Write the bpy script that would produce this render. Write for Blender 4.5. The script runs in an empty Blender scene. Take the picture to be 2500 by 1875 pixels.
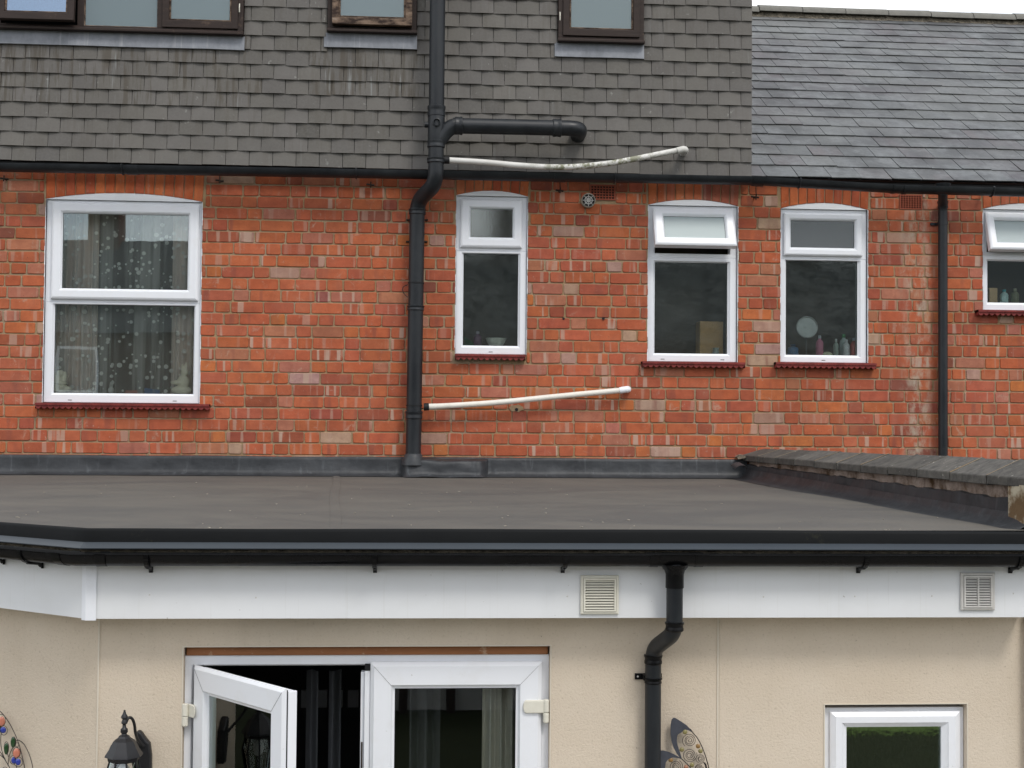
import bpy, math, random
from mathutils import Vector, Matrix, noise
R = math.radians
SC = bpy.context.scene
COL = SC.collection

# ---------------------------------------------------------------- camera
FPX, YAW, PITCH, ROLL = 3300.0, R(4.1), R(1.70), 0.0085
CAM = Vector((0.0, -9.8, 3.1))
F = Vector((math.sin(YAW)*math.cos(PITCH), math.cos(YAW)*math.cos(PITCH), math.sin(PITCH)))
R0 = Vector((math.cos(YAW), -math.sin(YAW), 0))
U0 = R0.cross(F)
RT = R0*math.cos(ROLL) + U0*math.sin(ROLL)
UP = U0*math.cos(ROLL) - R0*math.sin(ROLL)
cd = bpy.data.cameras.new('camera'); cam = bpy.data.objects.new('camera', cd); COL.objects.link(cam)
cd.sensor_width = 36; cd.lens = FPX/2500*36; cd.clip_start = 0.05; cd.clip_end = 2000
M = Matrix((RT, UP, -F)).transposed().to_4x4(); M.translation = CAM
cam.matrix_world = M
SC.camera = cam

# ---------------------------------------------------------------- world, sun, exposure
SUN_EL, SUN_AZ = R(52), R(152)      # azimuth of the sun measured clockwise from +Y
w = bpy.data.worlds.new("World"); SC.world = w; w.use_nodes = True
nt = w.node_tree; nt.nodes.clear()
N = nt.nodes.new; L = nt.links.new
sky = N('ShaderNodeTexSky'); sky.sky_type = 'NISHITA'; sky.sun_disc = False
sky.sun_elevation = SUN_EL; sky.sun_rotation = SUN_AZ; sky.dust_density = 2.0
tc = N('ShaderNodeTexCoord'); mp = N('ShaderNodeMapping'); mp.inputs['Scale'].default_value = (1.6, 1.6, 3.2)
nz = N('ShaderNodeTexNoise'); nz.inputs['Scale'].default_value = 1.5; nz.inputs['Detail'].default_value = 7
cr = N('ShaderNodeValToRGB'); cr.color_ramp.elements[0].position = 0.36; cr.color_ramp.elements[1].position = 0.56
mx = N('ShaderNodeMixRGB'); mx.inputs[2].default_value = (10.6, 10.8, 11.0, 1)
bg = N('ShaderNodeBackground'); bg.inputs['Strength'].default_value = 0.12
out = N('ShaderNodeOutputWorld')
L(tc.outputs['Generated'], mp.inputs['Vector']); L(mp.outputs[0], nz.inputs['Vector']); L(nz.outputs[0], cr.inputs[0])
L(cr.outputs[0], mx.inputs[0]); L(sky.outputs[0], mx.inputs[1]); L(mx.outputs[0], bg.inputs[0]); L(bg.outputs[0], out.inputs[0])
sd = bpy.data.lights.new('sun', 'SUN'); sd.energy = 1.2; sd.angle = R(14); sd.color = (1, 0.96, 0.9)
so = bpy.data.objects.new('sun', sd); COL.objects.link(so)
sv = Vector((math.sin(SUN_AZ)*math.cos(SUN_EL), math.cos(SUN_AZ)*math.cos(SUN_EL), math.sin(SUN_EL)))
so.rotation_euler = sv.to_track_quat('Z', 'Y').to_euler(); so.location = (0, -20, 20)
SC.view_settings.view_transform = 'Standard'; SC.view_settings.look = 'None'
SC.view_settings.exposure = 0.29; SC.view_settings.gamma = 1
SC.render.engine = 'CYCLES'

# ---------------------------------------------------------------- measuring helpers
def ray(px, py): return F*FPX + RT*(px-1250) - UP*(py-937.5)
def at(px, py, Y):
    d = ray(px, py); t = (Y-CAM.y)/d.y
    return CAM + d*t
def on_plane(px, py, p0, n):
    d = ray(px, py); t = (p0-CAM).dot(n)/d.dot(n)
    return CAM + d*t
def X(px, py, Y): return at(px, py, Y).x
def Z(px, py, Y): return at(px, py, Y).z

# ---------------------------------------------------------------- mesh helpers
ORG = {}
def tag(o, label=None, cat=None, group=None, kind=None):
    if label: o['label'] = label
    if cat: o['category'] = cat
    if group: o['group'] = group
    if kind: o['kind'] = kind
    return o
def thing(name, loc, label, cat, group=None):
    o = bpy.data.objects.new(name, None); COL.objects.link(o); o.location = loc; o.empty_display_size = .1
    ORG[o.name] = Vector(loc)
    return tag(o, label, cat, group)

class MB:
    def __init__(s): s.v = []; s.f = []; s.t = []; s.uv = []; s.cur = (0.5, 0.5, 0.5, 0.5)
    def face(s, idx, uv=None, tint=None):
        s.f.append(tuple(idx)); s.t.append(tint or s.cur); s.uv.append(uv)
    def pts(s, L): b = len(s.v); s.v += [Vector(p) for p in L]; return b
    def poly(s, L, uv=None, tint=None): b = s.pts(L); s.face(range(b, b+len(L)), uv, tint)
    def box(s, a, b, xf=None):
        x0, x1 = sorted((a[0], b[0])); y0, y1 = sorted((a[1], b[1])); z0, z1 = sorted((a[2], b[2]))
        P = [Vector(p) for p in ((x0,y0,z0),(x1,y0,z0),(x1,y1,z0),(x0,y1,z0),(x0,y0,z1),(x1,y0,z1),(x1,y1,z1),(x0,y1,z1))]
        if xf: P = [xf(p) for p in P]
        k = s.pts(P)
        for q in ((0,3,2,1),(4,5,6,7),(0,1,5,4),(1,2,6,5),(2,3,7,6),(3,0,4,7)): s.face([k+i for i in q])
        return s
    def ring(s, o, i, prof, xf=None):
        # o, i = (x0,x1,z0,z1); prof = [(t, y)], t 0 on the outer rectangle, 1 on the inner
        bases = []
        for t, y in prof:
            x0, x1, z0, z1 = [o[k]+(i[k]-o[k])*t for k in range(4)]
            P = [Vector(p) for p in ((x0,y,z0),(x1,y,z0),(x1,y,z1),(x0,y,z1))]
            if xf: P = [xf(p) for p in P]
            bases.append(s.pts(P))
        for a, b in zip(bases, bases[1:]):
            for k in range(4):
                k2 = (k+1) % 4
                s.face((a+k, a+k2, b+k2, b+k))
        return s
    def tube(s, path, r, n=16, caps=True, r2=None):
        path = [Vector(p) for p in path]; m = len(path); bases = []
        up = None
        for j, p in enumerate(path):
            d = (path[min(j+1, m-1)]-path[max(j-1, 0)]).normalized()
            if up is None:
                up = d.orthogonal().normalized()
            up = (up - d*up.dot(d)).normalized(); sd_ = d.cross(up)
            rr = r[j] if isinstance(r, (list, tuple)) else r
            bases.append(s.pts([p+(up*math.cos(2*math.pi*k/n)+sd_*math.sin(2*math.pi*k/n))*rr for k in range(n)]))
        for a, b in zip(bases, bases[1:]):
            for k in range(n): s.face((a+k, a+(k+1) % n, b+(k+1) % n, b+k))
        if caps:
            s.face([bases[0]+k for k in range(n)][::-1]); s.face([bases[-1]+k for k in range(n)])
        return s
    def lathe(s, c, prof, n=24, axis=(0,0,1), sx=1.0):
        c = Vector(c); ax = Vector(axis).normalized(); u = ax.orthogonal().normalized(); v = ax.cross(u); bases = []
        for r, h in prof:
            bases.append(s.pts([c+ax*h+(u*math.cos(2*math.pi*(k+.5)/n)+v*math.sin(2*math.pi*(k+.5)/n))*r for k in range(n)]))
        for a, b in zip(bases, bases[1:]):
            for k in range(n): s.face((a+k, a+(k+1) % n, b+(k+1) % n, b+k))
        s.face([bases[0]+k for k in range(n)][::-1]); s.face([bases[-1]+k for k in range(n)])
        return s
    def ball(s, c, r, n=16, m=9):
        c = Vector(c); r = r if isinstance(r, tuple) else (r, r, r); bs = []
        for i in range(m+1):
            t = math.pi*i/m; rr = max(math.sin(t), 1e-3)
            bs.append(s.pts([c+Vector((math.cos(2*math.pi*k/n)*rr*r[0], math.sin(2*math.pi*k/n)*rr*r[1], -math.cos(t)*r[2])) for k in range(n)]))
        for a, b in zip(bs, bs[1:]):
            for k in range(n): s.face((a+k, a+(k+1) % n, b+(k+1) % n, b+k))
        return s
    def prism(s, P, off):
        # polygon P (3d points), extruded by off
        off = Vector(off); n = len(P); a = s.pts(P); b = s.pts([Vector(p)+off for p in P])
        s.face([a+k for k in range(n)]); s.face([b+k for k in range(n)][::-1])
        for k in range(n): s.face((a+k, b+k, b+(k+1) % n, a+(k+1) % n))
        return s
    def grid(s, nu, nv, fn, close=False):
        b = s.pts([fn(i/nu, j/nv) for j in range(nv+1) for i in range(nu+1)])
        for j in range(nv):
            for i in range(nu):
                a = b+j*(nu+1)+i; s.face((a, a+1, a+nu+2, a+nu+1), uv=[(i/nu, j/nv), ((i+1)/nu, j/nv), ((i+1)/nu, (j+1)/nv), (i/nu, (j+1)/nv)])
        return s
    def build(s, name, mat, parent=None, smooth=None, bevel=None, loc=None):
        me = bpy.data.meshes.new(name)
        org = ORG[parent.name] if parent is not None else Vector(loc if loc is not None else (0, 0, 0))
        me.from_pydata([tuple(v-org) for v in s.v], [], s.f)
        a = me.attributes.new('tint', 'FLOAT_COLOR', 'FACE')
        flat = []
        for t in s.t: flat += list(t)
        a.data.foreach_set('color', flat)
        if any(u is not None for u in s.uv):
            uvl = me.uv_layers.new(name='uv'); k = 0
            for f, u in zip(s.f, s.uv):
                for q in range(len(f)):
                    uvl.data[k].uv = u[q] if u else (0, 0); k += 1
        me.materials.append(mat)
        me.validate()
        if smooth is not None:
            me.polygons.foreach_set('use_smooth', [True]*len(me.polygons)); me.set_sharp_from_angle(angle=R(smooth))
        o = bpy.data.objects.new(name, me); COL.objects.link(o)
        if parent is not None: o.parent = parent
        else: o.location = org
        ORG[o.name] = org
        if bevel:
            bm_ = o.modifiers.new('bevel', 'BEVEL'); bm_.width = bevel; bm_.segments = 2; bm_.limit_method = 'ANGLE'; bm_.angle_limit = R(40)
        return o

def smoothpath(P, n=6, k=0.5):
    # Catmull-Rom
    P = [Vector(p) for p in P]; out = []
    for i in range(len(P)-1):
        p0 = P[max(i-1, 0)]; p1 = P[i]; p2 = P[i+1]; p3 = P[min(i+2, len(P)-1)]
        for j in range(n):
            t = j/n
            out.append(0.5*((2*p1)+(p2-p0)*t+(2*p0-5*p1+4*p2-p3)*t*t+(3*p1-p0-3*p2+p3)*t**3))
    out.append(P[-1]); return out
def elbow(P, rad, n=8):
    # polyline with rounded corners
    P = [Vector(p) for p in P]; out = [P[0]]
    for i in range(1, len(P)-1):
        a = (P[i-1]-P[i]); b = (P[i+1]-P[i]); la, lb = a.length, b.length; a.normalize(); b.normalize()
        r = min(rad, la*.49, lb*.49); s0 = P[i]+a*r; s1 = P[i]+b*r
        for j in range(n+1):
            t = j/n; out.append(s0*(1-t)**2+P[i]*2*t*(1-t)+s1*t*t)
    out.append(P[-1]); return out
def sweep(mb, path, prof, closed=False, jitter=None):
    # path: plan points (x,y) left to right; prof: list of (d outward (towards camera), z)
    n = len(path); P = [Vector((p[0], p[1], 0)) for p in path]; bases = []
    for i in range(n):
        ds = []
        if i > 0: ds.append((P[i]-P[i-1]).normalized())
        if i < n-1: ds.append((P[i+1]-P[i]).normalized())
        ns = [Vector((d.y, -d.x, 0)) for d in ds]
        m = sum(ns, Vector()); m.normalize(); m = m/max(m.dot(ns[0]), .2)
        q = []
        for k, (d, z) in enumerate(prof):
            p = P[i]+m*d+Vector((0, 0, z))
            if jitter: p += jitter(p, i, k)
            q.append(p)
        bases.append(mb.pts(q))
    m = len(prof)
    for a, b in zip(bases, bases[1:]):
        for k in range(m if closed else m-1):
            mb.face((a+k, b+k, b+(k+1) % m, a+(k+1) % m))
    if closed:
        mb.face([bases[0]+k for k in range(m)]); mb.face([bases[-1]+k for k in range(m)][::-1])
def holes_wall(mb, x0, x1, z0, z1, holes, y, depth=0.0):
    xs = sorted({x0, x1, *[h[0] for h in holes], *[h[1] for h in holes]}); xs = [x for x in xs if x0 <= x <= x1]
    zs = sorted({z0, z1, *[h[2] for h in holes], *[h[3] for h in holes]}); zs = [z for z in zs if z0 <= z <= z1]
    for i in range(len(xs)-1):
        for j in range(len(zs)-1):
            cx, cz = (xs[i]+xs[i+1])/2, (zs[j]+zs[j+1])/2
            if any(h[0] < cx < h[1] and h[2] < cz < h[3] for h in holes): continue
            mb.poly([(xs[i],y,zs[j]),(xs[i+1],y,zs[j]),(xs[i+1],y,zs[j+1]),(xs[i],y,zs[j+1])])
    if depth:
        for h in holes:
            a, b, c, d = h
            mb.poly([(a,y,c),(a,y+depth,c),(a,y+depth,d),(a,y,d)]); mb.poly([(b,y,c),(b,y,d),(b,y+depth,d),(b,y+depth,c)])
            mb.poly([(a,y,d),(a,y+depth,d),(b,y+depth,d),(b,y,d)]); mb.poly([(a,y,c),(b,y,c),(b,y+depth,c),(a,y+depth,c)])

# ---------------------------------------------------------------- material helpers
class NT:
    def __init__(s, name):
        s.m = bpy.data.materials.new(name); s.m.use_nodes = True; s.t = s.m.node_tree; s.t.nodes.clear()
        s.o = s.t.nodes.new('ShaderNodeOutputMaterial')
    def n(s, typ, **kw):
        nd = s.t.nodes.new(typ)
        for k, v in kw.items():
            if k.startswith('_'): setattr(nd, k[1:], v)
            else: s.set(nd, k.replace('__', ' '), v)
        return nd
    def set(s, nd, key, v):
        i = nd.inputs[int(key[1:])] if key[0] == 'i' and key[1:].isdigit() else nd.inputs[key]
        if hasattr(v, 'is_output') or isinstance(v, bpy.types.NodeSocket): s.t.links.new(v, i)
        else: i.default_value = v
    def noise(s, scale, detail=4, vec=None, rough=.5, dist=0, sc=None, dim='3D'):
        nd = s.n('ShaderNodeTexNoise', _noise_dimensions=dim, Scale=scale, Detail=detail, Roughness=rough, Distortion=dist)
        if vec is None: vec = s.coord()
        if sc: vec = s.mapping(vec, sc)
        s.set(nd, 'Vector', vec); return nd.outputs[0]
    def coord(s): 
        return s.n('ShaderNodeTexCoord').outputs['Object']
    def mapping(s, v, sc, loc=(0,0,0)): return s.n('ShaderNodeMapping', Vector=v, Scale=sc, Location=loc).outputs[0]
    def ramp(s, f, stops):
        nd = s.n('ShaderNodeValToRGB', Fac=f); e = nd.color_ramp.elements
        while len(e) < len(stops): e.new(0.5)
        for q, (p, c) in zip(e, stops):
            q.position = p; q.color = (c, c, c, 1) if isinstance(c, (int, float)) else (*c, 1)
        return nd.outputs[0]
    def mix(s, f, a, b, mode='MIX'):
        nd = s.n('ShaderNodeMixRGB', _blend_type=mode)
        for k, v in ((0, f), (1, a), (2, b)):
            if isinstance(v, tuple) and len(v) == 3: v = (*v, 1)
            s.set(nd, 'i%d' % k, v)
        return nd.outputs[0]
    def math(s, op, a, b=0.0):
        nd = s.n('ShaderNodeMath', _operation=op); s.set(nd, 'i0', a); s.set(nd, 'i1', b); return nd.outputs[0]
    def bump(s, h, strength=.5, dist=.01, normal=None):
        nd = s.n('ShaderNodeBump', Height=h, Strength=strength, Distance=dist)
        if normal is not None: s.set(nd, 'Normal', normal)
        return nd.outputs[0]
    def attr(s, name='tint'): return s.n('ShaderNodeAttribute', _attribute_name=name)
    def pbr(s, col, rough=.6, bump=None, spec=.4, metal=0, **kw):
        b = s.n('ShaderNodeBsdfPrincipled')
        s.set(b, 'Base Color', (*col, 1) if isinstance(col, tuple) and len(col) == 3 else col)
        s.set(b, 'Roughness', rough); s.set(b, 'Specular IOR Level', spec); s.set(b, 'Metallic', metal)
        if bump is not None: s.set(b, 'Normal', bump)
        for k, v in kw.items(): s.set(b, k.replace('__', ' '), v)
        s.t.links.new(b.outputs[0], s.o.inputs[0]); return s.m

def mat_brick(name='brick_face'):
    m = NT(name); a = m.attr(); uv = m.n('ShaderNodeUVMap', _uv_map='uv').outputs[0]; co = m.coord()
    base = a.outputs['Color']; al = a.outputs['Alpha']
    fine = m.noise(55, 6, co, .65); mid = m.noise(14, 4, co, .6)
    c = m.mix(m.ramp(fine, [(.3, .0), (.7, .5)]), base, m.mix(1, base, (1.25, 1.3, 1.3), 'MULTIPLY'))
    c = m.mix(m.ramp(mid, [(.35, .55), (.6, 0)]), c, m.mix(1, base, (.72, .66, .68), 'MULTIPLY'))
    # kiln marks: upright pale or dark bands inside a brick
    band = m.noise(1.0, 1.5, m.mapping(uv, (23, 1.0, 1)), .4)
    bm_ = m.ramp(band, [(.57, 0), (.63, 1)])
    c = m.mix(m.math('MULTIPLY', bm_, m.ramp(al, [(.35, 0), (1, .95)])), c, (.46, .32, .25))
    band2 = m.noise(1.0, 1.5, m.mapping(uv, (13, 1.6, 1), (31, 7, 0)), .5)
    c = m.mix(m.math('MULTIPLY', m.ramp(band2, [(.57, 0), (.66, 1)]), m.ramp(al, [(.0, .6), (.6, .0)])), c, (.20, .065, .05))
    # lime and mortar smears
    sm = m.noise(10, 6, co, .78, .6); c = m.mix(m.ramp(sm, [(.59, 0), (.68, .65)]), c, (.46, .31, .23)); s2 = m.noise(26, 4, m.mapping(co, (1, 1, 1), (7, 1, 5)), .6); c = m.mix(m.ramp(s2, [(.66, 0), (.73, .5)]), c, (.50, .38, .31))
    sp = m.noise(130, 2, co); c = m.mix(m.ramp(sp, [(.74, 0), (.8, .8)]), c, (.62, .52, .44))
    pit = m.noise(85, 3, m.mapping(co, (1, 1, 1), (3, 5, 9))); c = m.mix(m.ramp(pit, [(.25, .8), (.34, 0)]), c, (.09, .04, .035))
    br = m.noise(1.3, 5, m.mapping(co, (1, 1, 1.4)), .65); c = m.mix(m.ramp(br, [(.36, .28), (.52, 0)]), c, (.17, .055, .035)); c = m.mix(m.ramp(br, [(.54, 0), (.7, .22)]), c, (.47, .26, .17))
    # long streak of washed out lime beside the right hand downpipe
    sx = m.n('ShaderNodeSeparateXYZ', Vector=co)
    return m, c, co, fine, sx
BRICK_STREAK_X = X(2240, 800, 0)
def finish_brick(name):
    m, c, co, fine, sx = mat_brick(name)
    dx = m.math('ABSOLUTE', m.math('SUBTRACT', sx.outputs[0], BRICK_STREAK_X))
    near = m.ramp(m.math('MULTIPLY', dx, 5.0), [(.1, 1), (.8, 0)])
    st = m.ramp(m.noise(7, 6, m.mapping(co, (1.6, 1, .8)), .7), [(.46, 0), (.62, .75)])
    c = m.mix(m.math('MULTIPLY', near, st), c, (.45, .42, .33))
    bh = m.math('ADD', m.math('MULTIPLY', fine, .6), m.noise(180, 3, co))
    return m.pbr(c, .88, m.bump(bh, .55, .004), .25)
MAT = {}
MAT['brick'] = finish_brick('brick_face')
def mk():
    m = NT('mortar'); co = m.coord(); f = m.noise(30, 6, co, .7); g = m.noise(4, 4, co)
    c = m.mix(f, (.20, .13, .07), (.42, .30, .165)); c = m.mix(m.ramp(g, [(.4, 0), (.7, .5)]), c, (.36, .31, .25))
    c = m.mix(1, c, (1.05, 1.05, 1.05), 'MULTIPLY'); MAT['mortar'] = m.pbr(c, .95, m.bump(m.noise(160, 4, co), .8, .006), .15)

    m = NT('clay_hanging_tile'); co = m.coord(); a = m.attr(); f = m.noise(60, 5, co, .6); g = m.noise(6, 5, co, .65)
    c = m.mix(m.ramp(f, [(.3, 0), (.75, .5)]), a.outputs['Color'], (.17, .165, .15))
    c = m.mix(m.ramp(g, [(.45, 0), (.75, .4)]), c, (.115, .11, .105))
    sp = m.noise(24, 3, co, .5); c = m.mix(m.ramp(sp, [(.70, 0), (.76, .6)]), c, (.30, .30, .28)); c = m.mix(m.ramp(m.noise(1.1, 5, co, .6), [(.35, .3), (.5, 0), (.65, .25)]), c, (.088, .08, .068))
    st = m.noise(3, 5, m.mapping(co, (11, 1, .9)), .6)
    c = m.mix(m.math('MULTIPLY', m.ramp(st, [(.5, 0), (.62, .75)]), a.outputs['Alpha']), c, (.085, .073, .058))
    st2 = m.noise(3, 3, m.mapping(co, (14, 1, .7), (4, 2, 1)), .5)
    c = m.mix(m.math('MULTIPLY', m.ramp(st2, [(.66, 0), (.72, .4)]), a.outputs['Alpha']), c, (.33, .35, .35))
    MAT['tile'] = m.pbr(c, .82, m.bump(f, .25, .004), .3)

    m = NT('slate'); co = m.coord(); a = m.attr(); f = m.noise(30, 6, co, .6); g = m.noise(1.3, 5, co, .6, .3)
    st = m.noise(2.2, 5, m.mapping(co, (7, .8, .8)), .6)
    c = m.mix(m.ramp(st, [(.42, 0), (.66, .55)]), a.outputs['Color'], (.155, .165, .172))
    c = m.mix(m.ramp(g, [(.47, 0), (.6, .6)]), c, (.075, .062, .068))
    sm = m.noise(3.4, 6, co, .72); c = m.mix(m.ramp(sm, [(.47, 0), (.62, .7)]), c, (.185, .193, .197)); dk = m.noise(2.6, 6, m.mapping(co, (1, 1, 1), (8, 3, 1)), .7); c = m.mix(m.ramp(dk, [(.46, 0), (.60, .75)]), c, (.060, .062, .062))
    pl = m.noise(.9, 4, m.mapping(co, (1, 1, 1), (2, 9, 4)), .65); c = m.mix(m.ramp(pl, [(.46, 0), (.6, .5)]), c, (.17, .175, .168)); c = m.mix(m.ramp(f, [(.3, .45), (.55, 0)]), c, (.075, .078, .08))
    MAT['slate'] = m.pbr(c, .55, m.bump(f, .35, .006), .45)

    m = NT('ridge_clay'); co = m.coord(); f = m.noise(18, 6, co, .7)
    MAT['ridge'] = m.pbr(m.mix(f, (.10, .10, .09), (.25, .24, .215)), .9, m.bump(f, .4, .01), .2)
    m = NT('old_mortar_bed'); co = m.coord(); f = m.noise(22, 7, co, .75)
    MAT['bed'] = m.pbr(m.mix(m.ramp(f, [(.35, 0), (.65, 1)]), (.06, .055, .045), (.30, .26, .20)), .95, m.bump(f, 1, .03), .1)

    m = NT('white_upvc'); co = m.coord(); f = m.noise(7, 6, co, .7); g = m.noise(60, 3, co)
    c = m.mix(m.ramp(f, [(.5, 0), (.8, .35)]), (.82, .84, .88), (.70, .69, .66)); c = m.mix(m.ramp(g, [(.74, 0), (.78, .5)]), c, (.35, .33, .28))
    MAT['upvc'] = m.pbr(c, .32, m.bump(g, .04, .002), .45)
    m = NT('white_fascia_plastic'); co = m.coord(); f = m.noise(2.4, 5, m.mapping(co, (1, 1, 1.8)), .6); g = m.noise(45, 2, co)
    c = m.mix(m.ramp(f, [(.45, 0), (.75, .45)]), (.76, .775, .79), (.66, .665, .66)); c = m.mix(m.ramp(g, [(.755, 0), (.775, .6)]), c, (.28, .26, .22))
    dr = m.noise(3, 4, m.mapping(co, (22, 1, .6)), .6); c = m.mix(m.ramp(dr, [(.6, 0), (.75, .22)]), c, (.52, .51, .46))
    MAT['fascia'] = m.pbr(c, .38, None, .4)
    m = NT('cream_plastic'); co = m.coord(); f = m.noise(40, 4, co)
    MAT['cream'] = m.pbr(m.mix(f, (.66, .635, .54), (.76, .74, .65)), .5, None, .4)
    m = NT('silver_plastic'); co = m.coord(); f = m.noise(40, 4, co)
    MAT['silver'] = m.pbr(m.mix(f, (.52, .50, .47), (.66, .65, .62)), .45, None, .5)
    m = NT('black_plastic'); co = m.coord(); f = m.noise(5, 5, m.mapping(co, (1, 1, .5)), .65); g = m.noise(70, 3, co)
    c = m.mix(m.ramp(f, [(.4, 0), (.75, .8)]), (.009, .011, .014), (.026, .030, .034)); c = m.mix(m.ramp(g, [(.7, 0), (.78, .35)]), c, (.12, .125, .12))
    MAT['black'] = m.pbr(c, m.ramp(f, [(.3, .34), (.8, .55)]), None, .4)
    m = NT('glossy_black_plastic'); co = m.coord(); f = m.noise(9, 5, m.mapping(co, (.5, 1, 1)), .6)
    c = m.mix(m.ramp(f, [(.5, 0), (.8, .6)]), (.004, .004, .0045), (.013, .013, .014))
    MAT['gloss'] = m.pbr(c, m.ramp(f, [(.35, .22), (.8, .45)]), None, .18)
    m = NT('dark_blue_grey_trim'); co = m.coord(); f = m.noise(9, 4, m.mapping(co, (.4, 1, 1)))
    MAT['trim'] = m.pbr(m.mix(f, (.022, .029, .037), (.036, .046, .056)), .35, None, .5)
    m = NT('waste_pipe_plastic'); co = m.coord(); f = m.noise(12, 6, co, .7); a = m.attr()
    c = m.mix(m.ramp(f, [(.5, 0), (.75, .35)]), (.76, .73, .66), (.5, .47, .38))
    MAT['waste'] = m.pbr(c, .4, None, .4)
    m = NT('mossy_waste_pipe'); co = m.coord(); f = m.noise(14, 6, co, .75); sx = m.n('ShaderNodeSeparateXYZ', Vector=co)
    reach = m.ramp(m.math('MULTIPLY', m.math('SUBTRACT', sx.outputs[0], .0), .6), [(.3, .0), (.48, 1), (.78, 1), (.92, .2)])
    c = m.mix(m.ramp(m.noise(5, 5, co), [(.4, 0), (.7, .5)]), (.70, .69, .66), (.48, .47, .43))
    c = m.mix(m.math('MULTIPLY', reach, m.ramp(f, [(.46, 0), (.56, .85)])), c, (.13, .135, .055))
    MAT['waste_moss'] = m.pbr(c, .5, m.bump(f, .3, .004), .3)

    m = NT('roof_membrane_top'); co = m.coord()
    f = m.noise(1.0, 8, m.mapping(co, (.8, 1.2, 1)), .68, .9); g = m.noise(2.6, 7, m.mapping(co, (.7, 1.2, 1)), .7, .6); h = m.noise(90, 3, co)
    c = m.mix(m.ramp(f, [(.40, 0), (.60, 1)]), (.130, .119, .102), (.232, .203, .160))
    c = m.mix(m.ramp(g, [(.52, 0), (.66, .42)]), c, (.088, .084, .078)); c = m.mix(m.ramp(g, [(.26, .3), (.38, 0)]), c, (.24, .21, .16)); sx = m.n('ShaderNodeSeparateXYZ', Vector=co); ed = m.math('ADD', m.math('MULTIPLY', sx.outputs[1], -1.0), m.math('MULTIPLY', m.noise(2.2, 5, m.mapping(co, (.8, .3, 1))), -.55)); c = m.mix(m.ramp(ed, [(-.1, .7), (.10, 0)]), c, (.075, .075, .072)); lic = m.math('MULTIPLY', m.ramp(m.noise(3.2, 5, m.mapping(co, (.7, 2.2, 1), (2, 1, 0)), .6), [(.54, 0), (.62, .7)]), m.ramp(m.math('ABSOLUTE', m.math('ADD', sx.outputs[1], .17)), [(.03, 1), (.12, 0)])); lic = m.math('MULTIPLY', lic, m.ramp(m.math('ABSOLUTE', m.math('ADD', sx.outputs[0], .15)), [(.3, 1), (.9, 0)])); c = m.mix(lic, c, (.24, .21, .085))
    c = m.mix(m.ramp(h, [(.74, 0), (.8, .5)]), c, (.4, .38, .34))
    MAT['membrane'] = m.pbr(c, m.ramp(f, [(.3, .62), (.7, .85)]), m.bump(m.noise(2.5, 4, co), .25, .02), .3)
    m = NT('roof_membrane_upstand'); co = m.coord(); f = m.noise(4, 6, co, .7, .4); g = m.noise(3, 5, m.mapping(co, (9, 9, .8)), .6)
    c = m.mix(m.ramp(f, [(.35, 0), (.7, 1)]), (.020, .022, .025), (.046, .050, .055)); c = m.mix(m.ramp(g, [(.58, 0), (.7, .4)]), c, (.11, .12, .13))
    MAT['upstand'] = m.pbr(c, .5, m.bump(m.noise(5, 4, co), .5, .03), .4)
    m = NT('black_membrane_edge'); co = m.coord(); f = m.noise(6, 5, m.mapping(co, (.5, 1, 1)), .6)
    c = m.mix(f, (.004, .0045, .005), (.011, .012, .013)); g = m.noise(3.3, 6, co, .75); c = m.mix(m.ramp(g, [(.62, 0), (.72, .5)]), c, (.065, .065, .035))
    MAT['kerb'] = m.pbr(c, .65, m.bump(f, .15, .01), .12)

    m = NT('cream_render'); co = m.coord(); f = m.noise(95, 4, co, .6); g = m.noise(1.6, 5, co, .6); v = m.noise(230, 2, co)
    c = m.mix(m.ramp(g, [(.35, 0), (.7, 1)]), (.61, .52, .41), (.67, .58, .47))
    c = m.mix(m.ramp(f, [(.28, .5), (.42, 0)]), c, (.36, .29, .20)); c = m.mix(m.ramp(f, [(.6, 0), (.75, .5)]), c, (.74, .66, .53))
    c = m.mix(m.ramp(m.noise(36, 2, co), [(.74, 0), (.78, .6)]), c, (.25, .2, .15))
    dr = m.noise(1.6, 5, m.mapping(co, (5, 5, .5)), .65); c = m.mix(m.ramp(dr, [(.56, 0), (.70, .10)]), c, (.42, .35, .26)); g2 = m.noise(.8, 6, m.mapping(co, (1, 1, 1), (3, 3, 9)), .7); c = m.mix(m.ramp(g2, [(.5, 0), (.65, .25)]), c, (.70, .63, .53))
    MAT['render'] = m.pbr(c, .92, m.bump(m.math('ADD', f, m.math('MULTIPLY', v, .5)), .55, .005), .2)
    m = NT('brown_timber'); co = m.coord(); f = m.noise(5, 6, m.mapping(co, (1, 8, 8)), .6); g = m.noise(3, 6, co, .7)
    c = m.mix(f, (.012, .008, .007), (.045, .028, .022)); c = m.mix(m.ramp(g, [(.60, 0), (.72, .75)]), c, (.19, .125, .085))
    MAT['timber'] = m.pbr(c, .6, m.bump(f, .4, .004), .3)
    m = NT('worn_brown_timber'); co = m.coord(); f = m.noise(8, 6, m.mapping(co, (1, 6, 3)), .7)
    c = m.mix(m.ramp(f, [(.42, 0), (.6, 1)]), (.032, .02, .016), (.20, .14, .10)); c = m.mix(m.ramp(f, [(.62, 0), (.72, .7)]), c, (.4, .36, .31))
    MAT['worn'] = m.pbr(c, .75, m.bump(f, .4, .004), .2)
    m = NT('orange_timber_packer'); co = m.coord(); f = m.noise(4, 6, m.mapping(co, (1, 8, 8)), .6); g = m.noise(14, 5, co, .7)
    c = m.mix(f, (.17, .065, .025), (.36, .155, .065)); c = m.mix(m.ramp(g, [(.60, 0), (.68, .6)]), c, (.50, .38, .27))
    MAT['packer'] = m.pbr(c, .6, None, .3)
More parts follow.
